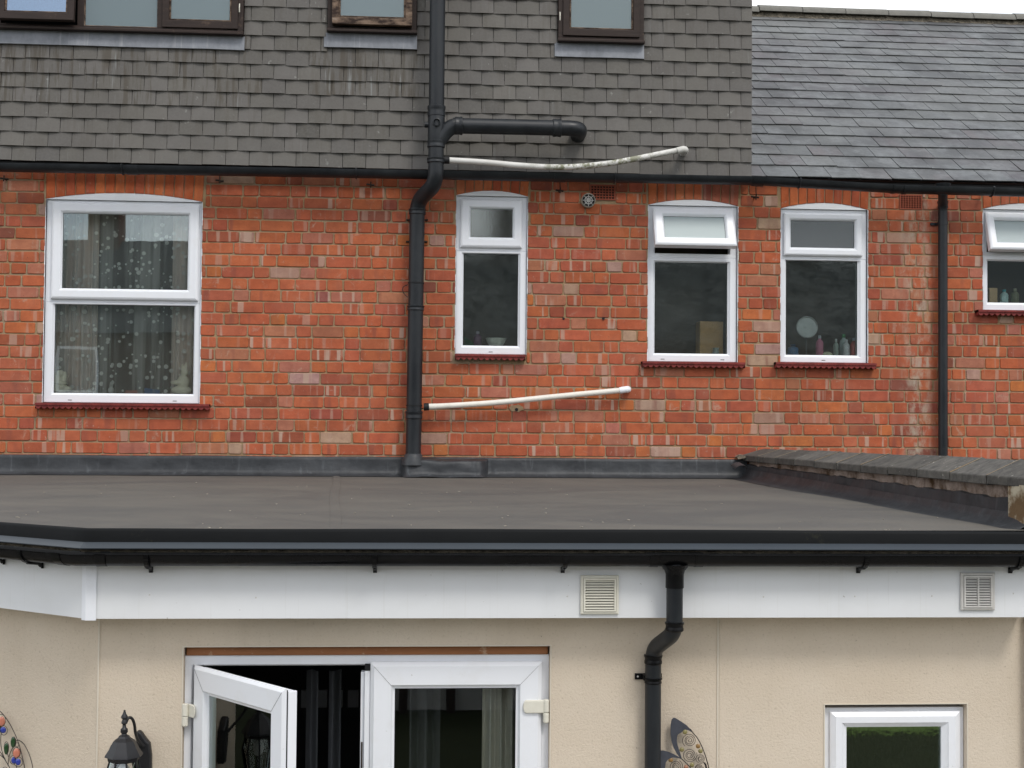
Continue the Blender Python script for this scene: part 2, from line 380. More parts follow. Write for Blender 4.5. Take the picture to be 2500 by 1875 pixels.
    m = NT('lead_flashing'); co = m.coord(); f = m.noise(9, 6, m.mapping(co, (1, 1, .6)), .7); g = m.noise(3, 4, m.mapping(co, (12, 1, .6)))
    c = m.mix(m.ramp(f, [(.3, 0), (.7, 1)]), (.16, .17, .19), (.27, .285, .315)); c = m.mix(m.ramp(g, [(.62, 0), (.72, .4)]), c, (.42, .43, .44))
    MAT['lead'] = m.pbr(c, .55, m.bump(f, .3, .01), .4)
    m = NT('red_sill_paint'); co = m.coord(); f = m.noise(14, 5, co, .7)
    MAT['sill'] = m.pbr(m.mix(m.ramp(f, [(.35, 0), (.7, 1)]), (.13, .018, .016), (.26, .04, .034)), .6, m.bump(f, .3, .004), .35)
    m = NT('airbrick_clay'); co = m.coord(); f = m.noise(30, 5, co, .6)
    MAT['airbrick'] = m.pbr(m.mix(f, (.22, .055, .035), (.36, .11, .065)), .9, m.bump(f, .4, .004), .2)
    m = NT('coping_clay'); co = m.coord(); a = m.attr(); f = m.noise(24, 6, co, .7); g = m.noise(5, 5, co, .6)
    c = m.mix(m.ramp(f, [(.3, 0), (.7, 1)]), (.048, .046, .043), (.125, .118, .106)); c = m.mix(m.ramp(g, [(.5, 0), (.7, .5)]), c, (.15, .14, .12))
    c = m.mix(m.ramp(m.noise(50, 3, co), [(.68, 0), (.74, .8)]), c, (.38, .36, .31)); c = m.mix(1, c, a.outputs['Color'], 'MULTIPLY')
    MAT['coping'] = m.pbr(c, .8, m.bump(f, .15, .004), .25)
    m = NT('weathered_parapet_brick'); co = m.coord(); f = m.noise(7, 7, co, .7, .3); g = m.noise(28, 5, co, .7)
    c = m.mix(m.ramp(f, [(.38, 0), (.5, .6), (.62, 1)]), (.075, .045, .025), (.36, .29, .25)); c = m.mix(m.ramp(g, [(.5, 0), (.7, .5)]), c, (.17, .11, .07))
    MAT['parapet'] = m.pbr(c, .95, m.bump(g, .9, .012), .1)
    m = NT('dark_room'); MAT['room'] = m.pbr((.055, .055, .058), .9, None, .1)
    m = NT('dark_rubber'); MAT['rubber'] = m.pbr((.012, .012, .013), .6, None, .3)
    m = NT('iron'); co = m.coord(); MAT['iron'] = m.pbr(m.mix(m.noise(40, 3, co), (.012, .010, .010), (.05, .032, .022)), .7, None, .3)
    m = NT('paving'); co = m.coord(); f = m.noise(20, 5, co); b = m.n('ShaderNodeTexBrick', Vector=co, Scale=1.0, Color1=(.30,.28,.25,1), Color2=(.36,.34,.30,1), Mortar=(.15,.14,.12,1)).outputs[0]
    MAT['paving'] = m.pbr(m.mix(.25, b, f, 'OVERLAY'), .9, None, .2)
    m = NT('grass'); co = m.coord(); MAT['grass'] = m.pbr(m.mix(m.noise(3, 8, co, .7), (.02, .026, .012), (.045, .05, .022)), .95, m.bump(m.noise(40, 4, co), 1, .05), .1)
    m = NT('leaves'); co = m.coord(); MAT['leaf'] = m.pbr(m.mix(m.noise(6, 4, co), (.07, .12, .015), (.22, .30, .05)), .6, None, .3)
    m = NT('far_brick'); co = m.coord()
    b = m.n('ShaderNodeTexBrick', Vector=m.mapping(co, (1, 1, 1)), Scale=4.0, Color1=(.12,.045,.03,1), Color2=(.09,.035,.025,1), Mortar=(.12,.10,.08,1)).outputs[0]
    MAT['far_brick'] = m.pbr(b, .9, None, .2)
mk()
def simple(name, c, rough=.5, spec=.4, metal=0, nz=.15, sc=20):
    m = NT(name); co = m.coord(); f = m.noise(sc, 4, co)
    return m.pbr(m.mix(f, tuple(x*(1-nz) for x in c), tuple(min(1, x*(1+nz)) for x in c)), rough, None, spec, metal)
def glass(name, refl=.13, tint=(.82, .88, .87), rough=0.0, bumpsc=None, bstr=.3, veil=0.0, veilc=(.35, .42, .45), wav=.006):
    m = NT(name); co = m.coord()
    tr = m.n('ShaderNodeBsdfTransparent', Color=(*tint, 1)); gl = m.n('ShaderNodeBsdfGlossy', Roughness=rough, Color=(.95, 1, .99, 1))
    h = m.noise(2.2, 2, co); nrm = m.bump(h, wav, .05)
    if bumpsc: nrm = m.bump(m.noise(bumpsc, 3, co, .6), bstr, .004, nrm)
    m.set(gl, 'Normal', nrm)
    fr = m.n('ShaderNodeFresnel', IOR=1.5).outputs[0]
    fac = m.math('ADD', fr, refl)
    mixn = m.n('ShaderNodeMixShader', i0=fac, i1=tr.outputs[0], i2=gl.outputs[0])
    last = mixn.outputs[0]
    if veil:
        df = m.n('ShaderNodeBsdfDiffuse', Color=(*veilc, 1))
        last = m.n('ShaderNodeMixShader', i0=(m.ramp(m.noise(9, 7, m.mapping(co, (1, 1, 1.6)), .75), [(.36, veil*.2), (.66, veil*2.2)]) if veil < .1 else veil), i1=last, i2=df.outputs[0]).outputs[0]
    m.t.links.new(last, m.o.inputs[0]); return m.m
MAT['glass'] = glass('clear_glass', .095, tint=(.97, .99, .985))
MAT['door_glass'] = glass('door_glass', .03, tint=(.95, .97, .96))
MAT['obscure'] = glass('obscure_glass', .05, veil=.035, veilc=(.30, .33, .32), rough=.03, bumpsc=70, bstr=.035, tint=(.93, .96, .95))
MAT['frosted'] = glass('frosted_glass', .18, rough=.3, bumpsc=150, bstr=.6, veil=.75, veilc=(.40, .47, .48))
MAT['loft_glass'] = glass('loft_frosted_glass', .12, rough=.25, bumpsc=60, bstr=.3, veil=.6, veilc=(.20, .26, .28))
MAT['loft_clear'] = glass('loft_clear_glass', .5, rough=.0, tint=(.7, .78, .8), wav=.01)

# ================================================================ THE SETTING
mb = MB(); mb.poly([(-300,-300,-.004),(300,-300,-.004),(300,300,-.004),(-300,300,-.004)])
tag(mb.build('ground', MAT['grass']), kind='structure')
mb = MB(); mb.poly([(-8,-9.5,.004),(8,-9.5,.004),(8,-3.5,.004),(-8,-3.5,.004)])
tag(mb.build('patio', MAT['paving']), kind='structure')

# ================================================================ THE BRICK HOUSE
BZ0, BZ1 = 0.0, 0.0
house = thing('brick_house', (0, 0, 0), 'old red brick house with tile hung upper storey and slate roof to its right', 'house')
COURSE = (Z(1150, 494, 0)-Z(1146, 1118, 0))/22.0
WX0, WX1 = X(-260, 700, 0), X(2900, 700, 0)
ZTOP = Z(2150, 452, 0)
ZBASE = Z(1000, 1175, 0)-.2
PHASE = Z(90, 961, 0)

# windows: outer (xl,xr,yt,yb), crown y, sash outer, sash glass, lower glass, sill (xl,xr,yt,yb), open px (bool)
def rect(xl, xr, yt, yb, Y, yl=None):
    ym = (yt+yb)/2
    return (X(xl, ym, Y), X(xr, ym, Y), Z(xl, yb, Y), Z(xl, yt, Y))
WIN = [
 dict(o=(110, 491, 487, 982), crown=472, so=(125, 484, 492, 729), sg=(151, 458, 519, 703), lg=(131, 472, 742, 959), sill=(86, 511, 984, 999), opn=0, mat='glass', uglass='glass',
      label='largest white window, patterned net curtains inside'),
 dict(o=(1113, 1286, 478, 864), crown=466, so=(1124, 1275, 484, 603), sg=(1149, 1252, 508, 578), lg=(1131, 1265, 618, 843), sill=(1111, 1283, 865, 877), opn=0, mat='obscure', uglass='obscure',
      label='narrow white window right of the black soil pipe'),
 dict(o=(1581.5, 1799, 501, 882), crown=488, so=(1594, 1791, 508, 606), sg=(1619, 1767, 531, 586), lg=(1599, 1777, 639, 862), sill=(1568, 1819, 883, 896), opn=23, mat='obscure', uglass='frosted',
      label='white window with its top light propped open'),
 dict(o=(1905, 2116, 510, 884), crown=496, so=(1915, 2106, 519, 623), sg=(1932, 2088, 537, 603), lg=(1920, 2095, 635, 866), sill=(1894, 2139, 886, 901), opn=0, mat='obscure', uglass='frosted_grey',
      label='white window with toiletries and a round mirror behind it'),
 dict(o=(2398, 2612, 511, 757), crown=497, so=(2407, 2602, 519, 612), sg=(2427, 2584, 540, 594), lg=(2413, 2598, 636, 738), sill=(2388, 2640, 758, 772), opn=18, mat='glass', uglass='frosted',
      label='white window cut off by the right edge of the photo'),
]
MAT['frosted_grey'] = glass('grey_frosted_glass', .10, rough=.18, bumpsc=150, bstr=.3, veil=.5, veilc=(.14, .15, .16))
YW = 0.022   # frames sit back from the brick face
for wd in WIN:
    wd['O'] = rect(*wd['o'], YW); wd['SO'] = rect(*wd['so'], YW-.03); wd['SG'] = rect(*wd['sg'], YW-.03)
    wd['LG'] = rect(*wd['lg'], YW); wd['SO'] = (wd['SO'][0], wd['SO'][1], wd['SO'][2]-(.02 if wd['opn'] else 0), wd['SO'][3]); wd['SG'] = (wd['SG'][0], wd['SG'][1], wd['SG'][2]-(.015 if wd['opn'] else 0), wd['SG'][3]); wd['C'] = Z((wd['o'][0]+wd['o'][1])/2, wd['crown'], 0)
    # level the outer frame
OPEN = []
for wd in WIN:
    a, b, c, d = wd['O']; OPEN.append((a, b, c-.012, d))
# air bricks as holes in the brickwork
AB = [(X(1440, 470, 0), X(1503, 470, 0), Z(1440, 488, 0), Z(1440, 450, 0)), (X(2196, 490, 0), X(2252, 490, 0), Z(2196, 511, 0), Z(2196, 474, 0))]
random.seed(5)
def arch_zone(wd): a, b, c, d = wd['O']; return (a-.012, b+.018 if wd is not WIN[0] else b+.022, d-.001, ZTOP+.2)
BLOCK = OPEN + [arch_zone(w_) for w_ in WIN] + AB
def brick_color():
    r = random.random()
    if r < .50: c = (.435, .116, .052)
    elif r < .76: c = (.39, .103, .053)
    elif r < .88: c = (.40, .150, .093)
    elif r < .93: c = (.30, .080, .046)
    elif r < .970: c = (.40, .25, .19)
    elif r < .975: c = (.235, .075, .055)
    else: c = (.45, .140, .048)
    k = random.uniform(.90, 1.08)
    return (c[0]*k, c[1]*k*random.uniform(.93, 1.08), c[2]*k*random.uniform(.9, 1.1))
def add_brick(mb, x0, x1, z0, z1, col, al, u0, pts=None, yf=0.0, ch=.0035):
    j = lambda s=.0022: random.uniform(-s, s)
    c = min(.007, (x1-x0)*.3)
    if pts is None:
        o = [(x0+c,z0),(x1-c,z0),(x1,z0+c),(x1,z1-c),(x1-c,z1),(x0+c,z1),(x0,z1-c),(x0,z0+c)]
        o = [(a+j(), b+j()) for a, b in o]
    else: o = pts
    cx = sum(p[0] for p in o)/len(o); cz = sum(p[1] for p in o)/len(o)
    n = len(o); yf += random.uniform(-.0015, .0015)
    def ins(p, k):
        dx, dz = cx-p[0], cz-p[1]; l = math.hypot(dx, dz); 
        return (p[0]+math.copysign(k, dx) if abs(dx) > k else p[0], p[1]+math.copysign(k, dz))
    fr = [ins(p, ch) for p in o]
    t = (*col, al)
    a = mb.pts([(p[0], yf, p[1]) for p in fr]); b = mb.pts([(p[0], yf+.0045, p[1]) for p in o]); e = mb.pts([(p[0], .02, p[1]) for p in o])
    UV = lambda p: (p[0]-x0+u0, (p[1]-z0)+u0*.37)
    mb.face([a+k for k in range(n)], uv=[UV(p) for p in fr], tint=t)
    for k in range(n):
        k2 = (k+1) % n
        mb.face((b+k, b+k2, a+k2, a+k), uv=[UV(o[k]), UV(o[k2]), UV(fr[k2]), UV(fr[k])], tint=t)
        mb.face((e+k, e+k2, b+k2, b+k), uv=[UV(o[k]), UV(o[k2]), UV(o[k2]), UV(o[k])], tint=t)
def subtract(iv, cuts):
    out = [iv]
    for c0, c1 in cuts:
        nw = []
        for a, b in out:
            if c1 <= a or c0 >= b: nw.append((a, b)); continue
            if c0 > a: nw.append((a, c0))
            if c1 < b: nw.append((c1, b))
        out = nw
    return out
mb = MB(); J = .0095
r0 = int((ZBASE-PHASE)/COURSE)-1; r1 = int((ZTOP-PHASE)/COURSE)+2
for r in range(r0, r1):
    if PHASE+r*COURSE > ZTOP-.01: break
    z0 = PHASE+r*COURSE+J/2+random.uniform(-.001, .001); z1 = z0+COURSE-J
    x = WX0-random.uniform(0, .1)-(.17 if r % 2 else 0)
    k = 0; hdr = (r % 2 == 0)
    while x < WX1:
        wdt = (.103 if hdr else .217)*random.uniform(.96, 1.04)
        if random.random() < .07: wdt *= random.uniform(.8, 1.12)
        cuts = [(h[0]-.004, h[1]+.004) for h in BLOCK if h[2] < z1-.02 and h[3] > z0+.02]
        for a, b in subtract((x, x+wdt), cuts):
            if b-a > .010: add_brick(mb, a, b, z0, z1, brick_color(), random.random(), random.uniform(0, 90))
        x += wdt+J*random.uniform(.7, 1.3)
        hdr = (not hdr) if random.random() < .86 else hdr
wall = mb.build('brick_wall', MAT['brick'], house)
mb = MB(); holes_wall(mb, WX0, WX1, 0, ZTOP+.005, OPEN+AB, .0068, .14)
mb.build('mortar_bed', MAT['mortar'], wall)
# body of the house behind the face (closes the rooms off from the sky)
mb = MB(); mb.box((WX0, .5, 0), (WX1, 7.5, ZTOP-.1)); mb.build('house_body', MAT['far_brick'], house)

# voussoir arches
MAT['arch'] = finish_brick('rubbed_arch_brick')
for wd in WIN:
    a, b, c, d = wd['O']; x0, x1, z0, z1 = arch_zone(wd); z1 = ZTOP+.01; rise = wd['C']-d; n = max(6, round((x1-x0)/.072))
    mb = MB(); fl = .045 if wd is not WIN[0] else .07
    cxm = (a+b)/2; hw = (b-a)/2
    def zb(x): t = (x-cxm)/hw; return d+rise*(1-min(1, t*t))
    for i in range(n):
        t0, t1 = i/n, (i+1)/n; g = .0035
        xb0, xb1 = a-.004+(b-a+.008)*t0+g, a-.004+(b-a+.008)*t1-g; xt0, xt1 = x0+.004+(x1-x0-.008)*t0+g, x0+.004+(x1-x0-.008)*t1-g
        f0 = (t0-.5)*0; f1 = 0
        col = random.choice([(.50, .125, .045), (.44, .10, .045), (.54, .15, .055), (.47, .11, .04)])
        if wd is WIN[2] and i > n*.55: col = random.choice([(.30, .085, .055), (.26, .07, .05), (.33, .1, .06)])
        s0 = (t0-.5)*fl*.5; s1 = (t1-.5)*fl*.5
        P = [(xb0, zb(xb0)+.002), (xb1, zb(xb1)+.002), (xt1, z1), (xt0, z1)]
        add_brick(mb, xb0, xb1, d, z1, col, random.uniform(.2, .62), random.uniform(0, 90), pts=P, yf=-.001)
    ar = mb.build('window_arch', MAT['arch'], house)

# PVC windows
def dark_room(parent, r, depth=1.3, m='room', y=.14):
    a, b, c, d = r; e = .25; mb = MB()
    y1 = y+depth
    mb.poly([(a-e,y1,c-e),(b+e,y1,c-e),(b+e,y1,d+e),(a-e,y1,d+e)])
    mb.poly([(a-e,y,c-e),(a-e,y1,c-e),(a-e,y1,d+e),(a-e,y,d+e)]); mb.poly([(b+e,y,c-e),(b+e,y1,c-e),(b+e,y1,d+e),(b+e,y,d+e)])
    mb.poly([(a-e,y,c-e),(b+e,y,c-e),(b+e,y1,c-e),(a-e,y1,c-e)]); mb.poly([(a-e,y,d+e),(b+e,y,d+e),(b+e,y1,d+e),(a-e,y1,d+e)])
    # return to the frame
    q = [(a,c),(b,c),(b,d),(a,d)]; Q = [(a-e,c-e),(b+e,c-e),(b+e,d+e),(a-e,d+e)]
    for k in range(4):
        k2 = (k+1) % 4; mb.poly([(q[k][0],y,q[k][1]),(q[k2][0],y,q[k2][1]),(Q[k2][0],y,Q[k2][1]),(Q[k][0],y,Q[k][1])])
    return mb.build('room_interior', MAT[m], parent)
def pvc_light(mb, outer, inner, yf, xf=None):
    wd_ = max(inner[0]-outer[0], .02)
    b = min(.35, .014/wd_)
    mb.ring(outer, inner, [(0, yf+.07), (0, yf+.003), (.06, yf), (1-b, yf), (1-b*.2, yf+.016), (1, yf+.018), (1, yf+.06)], xf)
def sash(parent, so, sg, yf, ang, glassmat):
    zt = so[3]; px_ = Matrix.Rotation(R(ang), 4, 'X')
    def xf(p):
        if not ang: return p
        q = Vector((p.x, p.y-yf-.03, p.z-zt)); q = Matrix.Rotation(-R(ang), 3, 'X') @ q
        return Vector((q.x, q.y+yf+.03, q.z+zt))
    mb = MB(); wd_ = sg[0]-so[0]; b = .016/wd_
    mb.ring(so, sg, [(0, yf+.055), (0, yf+.010), (.10, yf+.004), (.22, yf), (1-b, yf), (1-b*.75, yf+.004), (1-b*.6, yf+.004), (1-.02, yf+.017), (1, yf+.018), (1, yf+.055)], xf)
    mb.ring((so[0]+.004, so[1]-.004, so[2]+.004, so[3]-.004), sg, [(0, yf+.054), (1, yf+.054)], xf)
    s = mb.build('opening_sash', MAT['upvc'], parent)
    mb = MB(); mb.box((sg[0]-.004, yf+.024, sg[2]-.004), (sg[1]+.004, yf+.030, sg[3]+.004), xf); mb.build('glass_pane', MAT[glassmat], parent)
    g = MB(); e = .0022
    g.ring((sg[0]+.0005, sg[1]-.0005, sg[2]+.0005, sg[3]-.0005), (sg[0]+e, sg[1]-e, sg[2]+e, sg[3]-e), [(0, yf+.0215), (1, yf+.0215)], xf); g.build('gasket', MAT['rubber'], parent)
for wi, wd in enumerate(WIN):
    a, b, c, d = wd['O']; so, sg, lg = wd['SO'], wd['SG'], wd['LG']
    # correct for the small lean of the photograph: keep the sides symmetric
    zt = (so[2]+lg[3])/2 - .002
    if wd['opn']: zt = lg[3]+.035
    f = MB(); pvc_light(f, (a, b, c, zt), lg, YW)
    ui = (so[0]+.022, so[1]-.022, max(zt+.028, so[2]+.02) if not wd['opn'] else zt+.03, so[3]-.012)
    f.ring((a, b, zt, d), ui, [(0, YW+.07), (0, YW+.003), (.06, YW), (.9, YW), (1, YW+.012), (1, YW+.06)])
    # curved head filler above the frame
    n = 14; cx = (a+b)/2; hw = (b-a)/2; rise = wd['C']-d
    P = [(a, .004, d)]+[(a+(b-a)*k/n, .004, d+.002+rise*(1-((a+(b-a)*k/n-cx)/hw)**2)) for k in range(n+1)]+[(b, .004, d)]
    f.prism(P, (0, .09, 0))
    # silicone bead with a wobbly edge
    random.seed(wi)
    for x_, s_ in ((a, -1), (b, 1)):
        m_ = 26
        for k in range(m_):
            z0 = c+(d-c)*k/m_; z1 = c+(d-c)*(k+1)/m_; w_ = random.uniform(.001, .006)
            f.box((x_, .003, z0), (x_+s_*w_, .03, z1))
    win = f.build('window', MAT['upvc'], house); win['label'] = wd['label']
    sash(win, so, sg, YW-.03, wd['opn'], wd['uglass'])
    mb = MB(); mb.box((lg[0]-.004, YW+.026, lg[2]-.004), (lg[1]+.004, YW+.032, lg[3]+.004)); mb.build('glass_pane', MAT[wd['mat']], win)
    mb = MB(); e = .003; mb.ring((lg[0]+.0005, lg[1]-.0005, lg[2]+.0005, lg[3]-.0005), (lg[0]+e, lg[1]-e, lg[2]+e, lg[3]-e), [(0, YW+.022), (1, YW+.022)]); mb.build('gasket', MAT['rubber'], win)
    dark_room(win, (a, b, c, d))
    mb = MB(); mb.box((a+.001, YW+.061, lg[2]-.03), (b-.001, .34, lg[2]-.002)); mb.build('inner_sill', MAT['upvc'], win)
    # drainage slots
    for q in ((.17, .84) if wi in (0, 2) else (.5,)):
        mb = MB(); xx = a+(b-a)*q; zz = c+.016; mb.box((xx-.014, YW-.002, zz), (xx+.014, YW+.002, zz+.0035))
        mb.build('drainage_slot', MAT['rubber'], win)
    # red scalloped sill
    sx0, sx1, sz0, sz1 = rect(*wd['sill'], -.05); mb = MB(); nn = max(24, int((sx1-sx0)/.006)); y0 = -.055
    sz1 = c-.004; sz0 = sz1-.042; per = .042
    top = lambda x: sz1
    def bot(x): q = abs(math.sin(math.pi*(x-sx0)/per)); return sz0+.016*(1-q)+.003*noise.noise(Vector((x*9, 0, 0)))
    mb.box((sx0, y0-.008, sz1-.016), (sx1, YW+.03, sz1))
    for k in range(nn):
        xa = sx0+(sx1-sx0)*k/nn; xb = sx0+(sx1-sx0)*(k+1)/nn
        mb.poly([(xa,y0,bot(xa)),(xb,y0,bot(xb)),(xb,y0,sz1-.016),(xa,y0,sz1-.016)]); mb.poly([(xa,y0,bot(xa)),(xa,y0+.03,bot(xa)),(xb,y0+.03,bot(xb)),(xb,y0,bot(xb))])
    mb.poly([(sx0,y0,sz0),(sx0,0.01,sz0),(sx0,0.01,sz1),(sx0,y0,sz1)]); mb.poly([(sx1,y0,sz0),(sx1,0.01,sz0),(sx1,0.01,sz1),(sx1,y0,sz1)])
    mb.box((sx0, y0+.03, sz0+.018), (sx1, .02, sz1-.016))
    mb.build('sill', MAT['sill'], win)

# air bricks
for q, (a, b, c, d) in enumerate(AB):
    mb = MB(); cols, rows = (8, 5) if q == 0 else (8, 6); mx_, mz_ = .008, .008
    cw, chh = (b-a-2*mx_)/cols, (d-c-2*mz_)/rows; hs = []
    for i in range(cols):
        for j in range(rows):
            hs.append((a+mx_+(i+.17)*cw, a+mx_+(i+.83)*cw, c+mz_+(j+.17)*chh, c+mz_+(j+.83)*chh))
    holes_wall(mb, a, b, c, d, hs, -.001, .03)
    dk = MB(); dk.box((a+.002, .012, c+.002), (b-.002, .05, d-.002))
    for x_ in (a, b): mb.poly([(x_,-.001,c),(x_,.01,c),(x_,.01,d),(x_,-.001,d)])
    mb.poly([(a,.0066,c),(b,.0066,c),(b,.0066,c),(a,.0066,c)]) if False else None
    ab = mb.build('air_brick', MAT['airbrick'], house); dk.build('dark_cavity', MAT['rubber'], ab); ab['label'] = ('red clay air brick beside the round extractor outlet', 'shaded clay air brick close to the far right downpipe')[q]
# round extractor outlet
c0 = at(1436, 490, -.02); mb = MB()
mb.lathe(c0+Vector((0, .03, 0)), [(.044, 0), (.052, .004), (.052, .05), (.046, .052), (.044, .03)], 28, (0, -1, 0))
MAT['vgrey'] = simple('aged_grey_plastic', (.30, .27, .22), .5); ex = mb.build('extractor_outlet', MAT['vgrey'], house, smooth=35)
mb = MB(); mb.lathe(c0+Vector((0, -.012, 0)), [(.043, 0), (.043, .002)], 24, (0, -1, 0)); mb.build('dark_throat', MAT['rubber'], ex)
mb = MB()
for rr in (.013, .027): mb.tube([c0+Vector((math.cos(t*math.pi/12)*rr, -.022, math.sin(t*math.pi/12)*rr)) for t in range(25)], .0035, 8, False)
for t in (0, 1, 2, 3): 
    d_ = Vector((math.cos(t*math.pi/4), 0, math.sin(t*math.pi/4)))*.044; mb.tube([c0-d_+Vector((0, -.02, 0)), c0+d_+Vector((0, -.02, 0))], .0026, 6)
mb.build('grille', MAT['silver'], ex, smooth=40)
# hole and mortar patch under the lower waste pipe, plus the two plug holes
mb = MB(); pc = at(1262, 997, -.002); random.seed(3)
P = [pc+Vector((math.cos(k*math.pi/7)*.055*random.uniform(.75, 1.15), 0, math.sin(k*math.pi/7)*.028*random.uniform(.7, 1.2))) for k in range(14)]
mb.prism([(p.x, -.004, p.z) for p in P], (0, .012, 0)); mp_ = mb.build('mortar_patch', MAT['mortar'], house)
for px, py, rr in ((1261, 1000, .012), (1376, 778, .009), (1473, 778, .010)):
    p = at(px, py, 0); mb = MB(); mb.lathe(p+Vector((0, .004, 0)), [(rr, 0), (rr, .009)], 12, (0, -1, 0)); mb.build('plug_hole', MAT['rubber'], house)

# ---------------------------------------------------------------- tile hung upper storey
TY = -.075
TXL, TXR = X(-260, 200, TY), X(1834, 220, TY)
TZB = Z(1000, 414, TY); GA = .1042; TW = .1655
ZD1 = TZB+GA*22
LOFT = [dict(o=(-190, 596, -240, 79), sill=(-200, 597, 78, 112)), dict(o=(801, 1017, -190, 84), sill=(791, 1018, 84, 118)), dict(o=(1361, 1569, -190, 108), sill=(1354, 1572, 106, 141))]
LH = []
for l in LOFT:
    xm0 = X(l['o'][0], l['o'][3], TY); xm1 = X(l['o'][1], l['o'][3], TY); zb_ = Z((l['o'][0]+l['o'][1])/2, l['o'][3], TY)
    zt_ = zb_+.95; l['O'] = (xm0, xm1, zb_, zt_)
    s = l['sill']; sx0, sx1 = X(s[0], s[3], TY-.03), X(s[1], s[3], TY-.03); szb = Z((s[0]+s[1])/2, s[3], TY-.03); l['S'] = (sx0, sx1, szb, zb_)
    LH.append((xm0-.004, xm1+.004, szb-.02, zt_))
loft = house
random.seed(11); mb = MB(); r = 0
while TZB+r*GA < ZD1:
    zb = TZB+r*GA; zt = zb+GA+.03; x = TXL-(TW*.5 if r % 2 else 0)
    while x < TXR:
        cuts = [(h[0], h[1]) for h in LH if h[2] < zb+.055 and h[3] > zb+.02]
        # lap the soil branch hole: two tiles missing low down in the next courses are cut short
        for a, b in subtract((x+.0018, min(x+TW-.0018, TXR)), cuts):
            if b-a < .02: continue
            k = random.uniform(.84, 1.12); t = random.uniform(-.006, .008)
            if random.random() < .03: k *= random.choice((.75, 1.25))
            stain = 1.0 if any(h[0]-.05 < (a+b)/2 < h[1]+.05 and h[2]-.42 < zb < h[2]+.05 for h in LH[:2]) else (.25 if random.random() < .5 else 0)
            mb.cur = (.136*k, .127*k, .117*k+t*.5, stain)
            ns = 5; dz = random.gauss(0, .0011); dy = random.uniform(-.004, .002); skew = random.gauss(0, .0014)
            if random.random() < .02: skew *= 3; dz -= .005
            cam_ = .005
            def pt(u, v, back=0):
                cu = cam_*(1-(2*u-1)**2)
                y = TY - .012 - (1-v)*.016 - cu + dy + back
                z = zb + dz + skew*(u-.5) + v*(zt-zb)
                return Vector((a+(b-a)*u, y, z))
            k0 = mb.pts([pt(i/ns, 0, .011) for i in range(ns+1)]+[pt(i/ns, 0) for i in range(ns+1)]+[pt(i/ns, 1) for i in range(ns+1)])
            m1 = ns+1
            for i in range(ns):
                mb.face((k0+i, k0+i+1, k0+m1+i+1, k0+m1+i)); mb.face((k0+m1+i, k0+m1+i+1, k0+2*m1+i+1, k0+2*m1+i))
            for e in (0, ns):
                kk = mb.pts([pt(e/ns, 1, .011)]); mb.face((k0+e, k0+m1+e, k0+2*m1+e, kk))
        x += TW
    r += 1
tiles = mb.build('hanging_tiles', MAT['tile'], house)
mb = MB(); mb.box((TXL, TY, TZB-.005), (TXR-.03, .14, ZD1)) ; 
mb = MB(); holes_wall(mb, TXL, TXR-.02, TZB-.01, ZD1, [(h[0], h[1], h[2]+.02, h[3]) for h in LH], TY, .12)
mb.poly([(TXR-.02,TY,TZB-.01),(TXR-.02,4.2,TZB-.01),(TXR-.02,4.2,ZD1),(TXR-.02,TY,ZD1)])
mb.poly([(TXL,TY,TZB-.01),(TXL,4.2,TZB-.01),(TXL,4.2,ZD1),(TXL,TY,ZD1)])
mb.box((TXL-.1, TY-.12, ZD1), (TXR+.06, 4.3, ZD1+.15))
mb.poly([(TXL,TY,TZB-.01),(TXR,TY,TZB-.01),(TXR,.2,TZB-.01),(TXL,.2,TZB-.01)])
mb.build('dormer_box', MAT['rubber'], house)

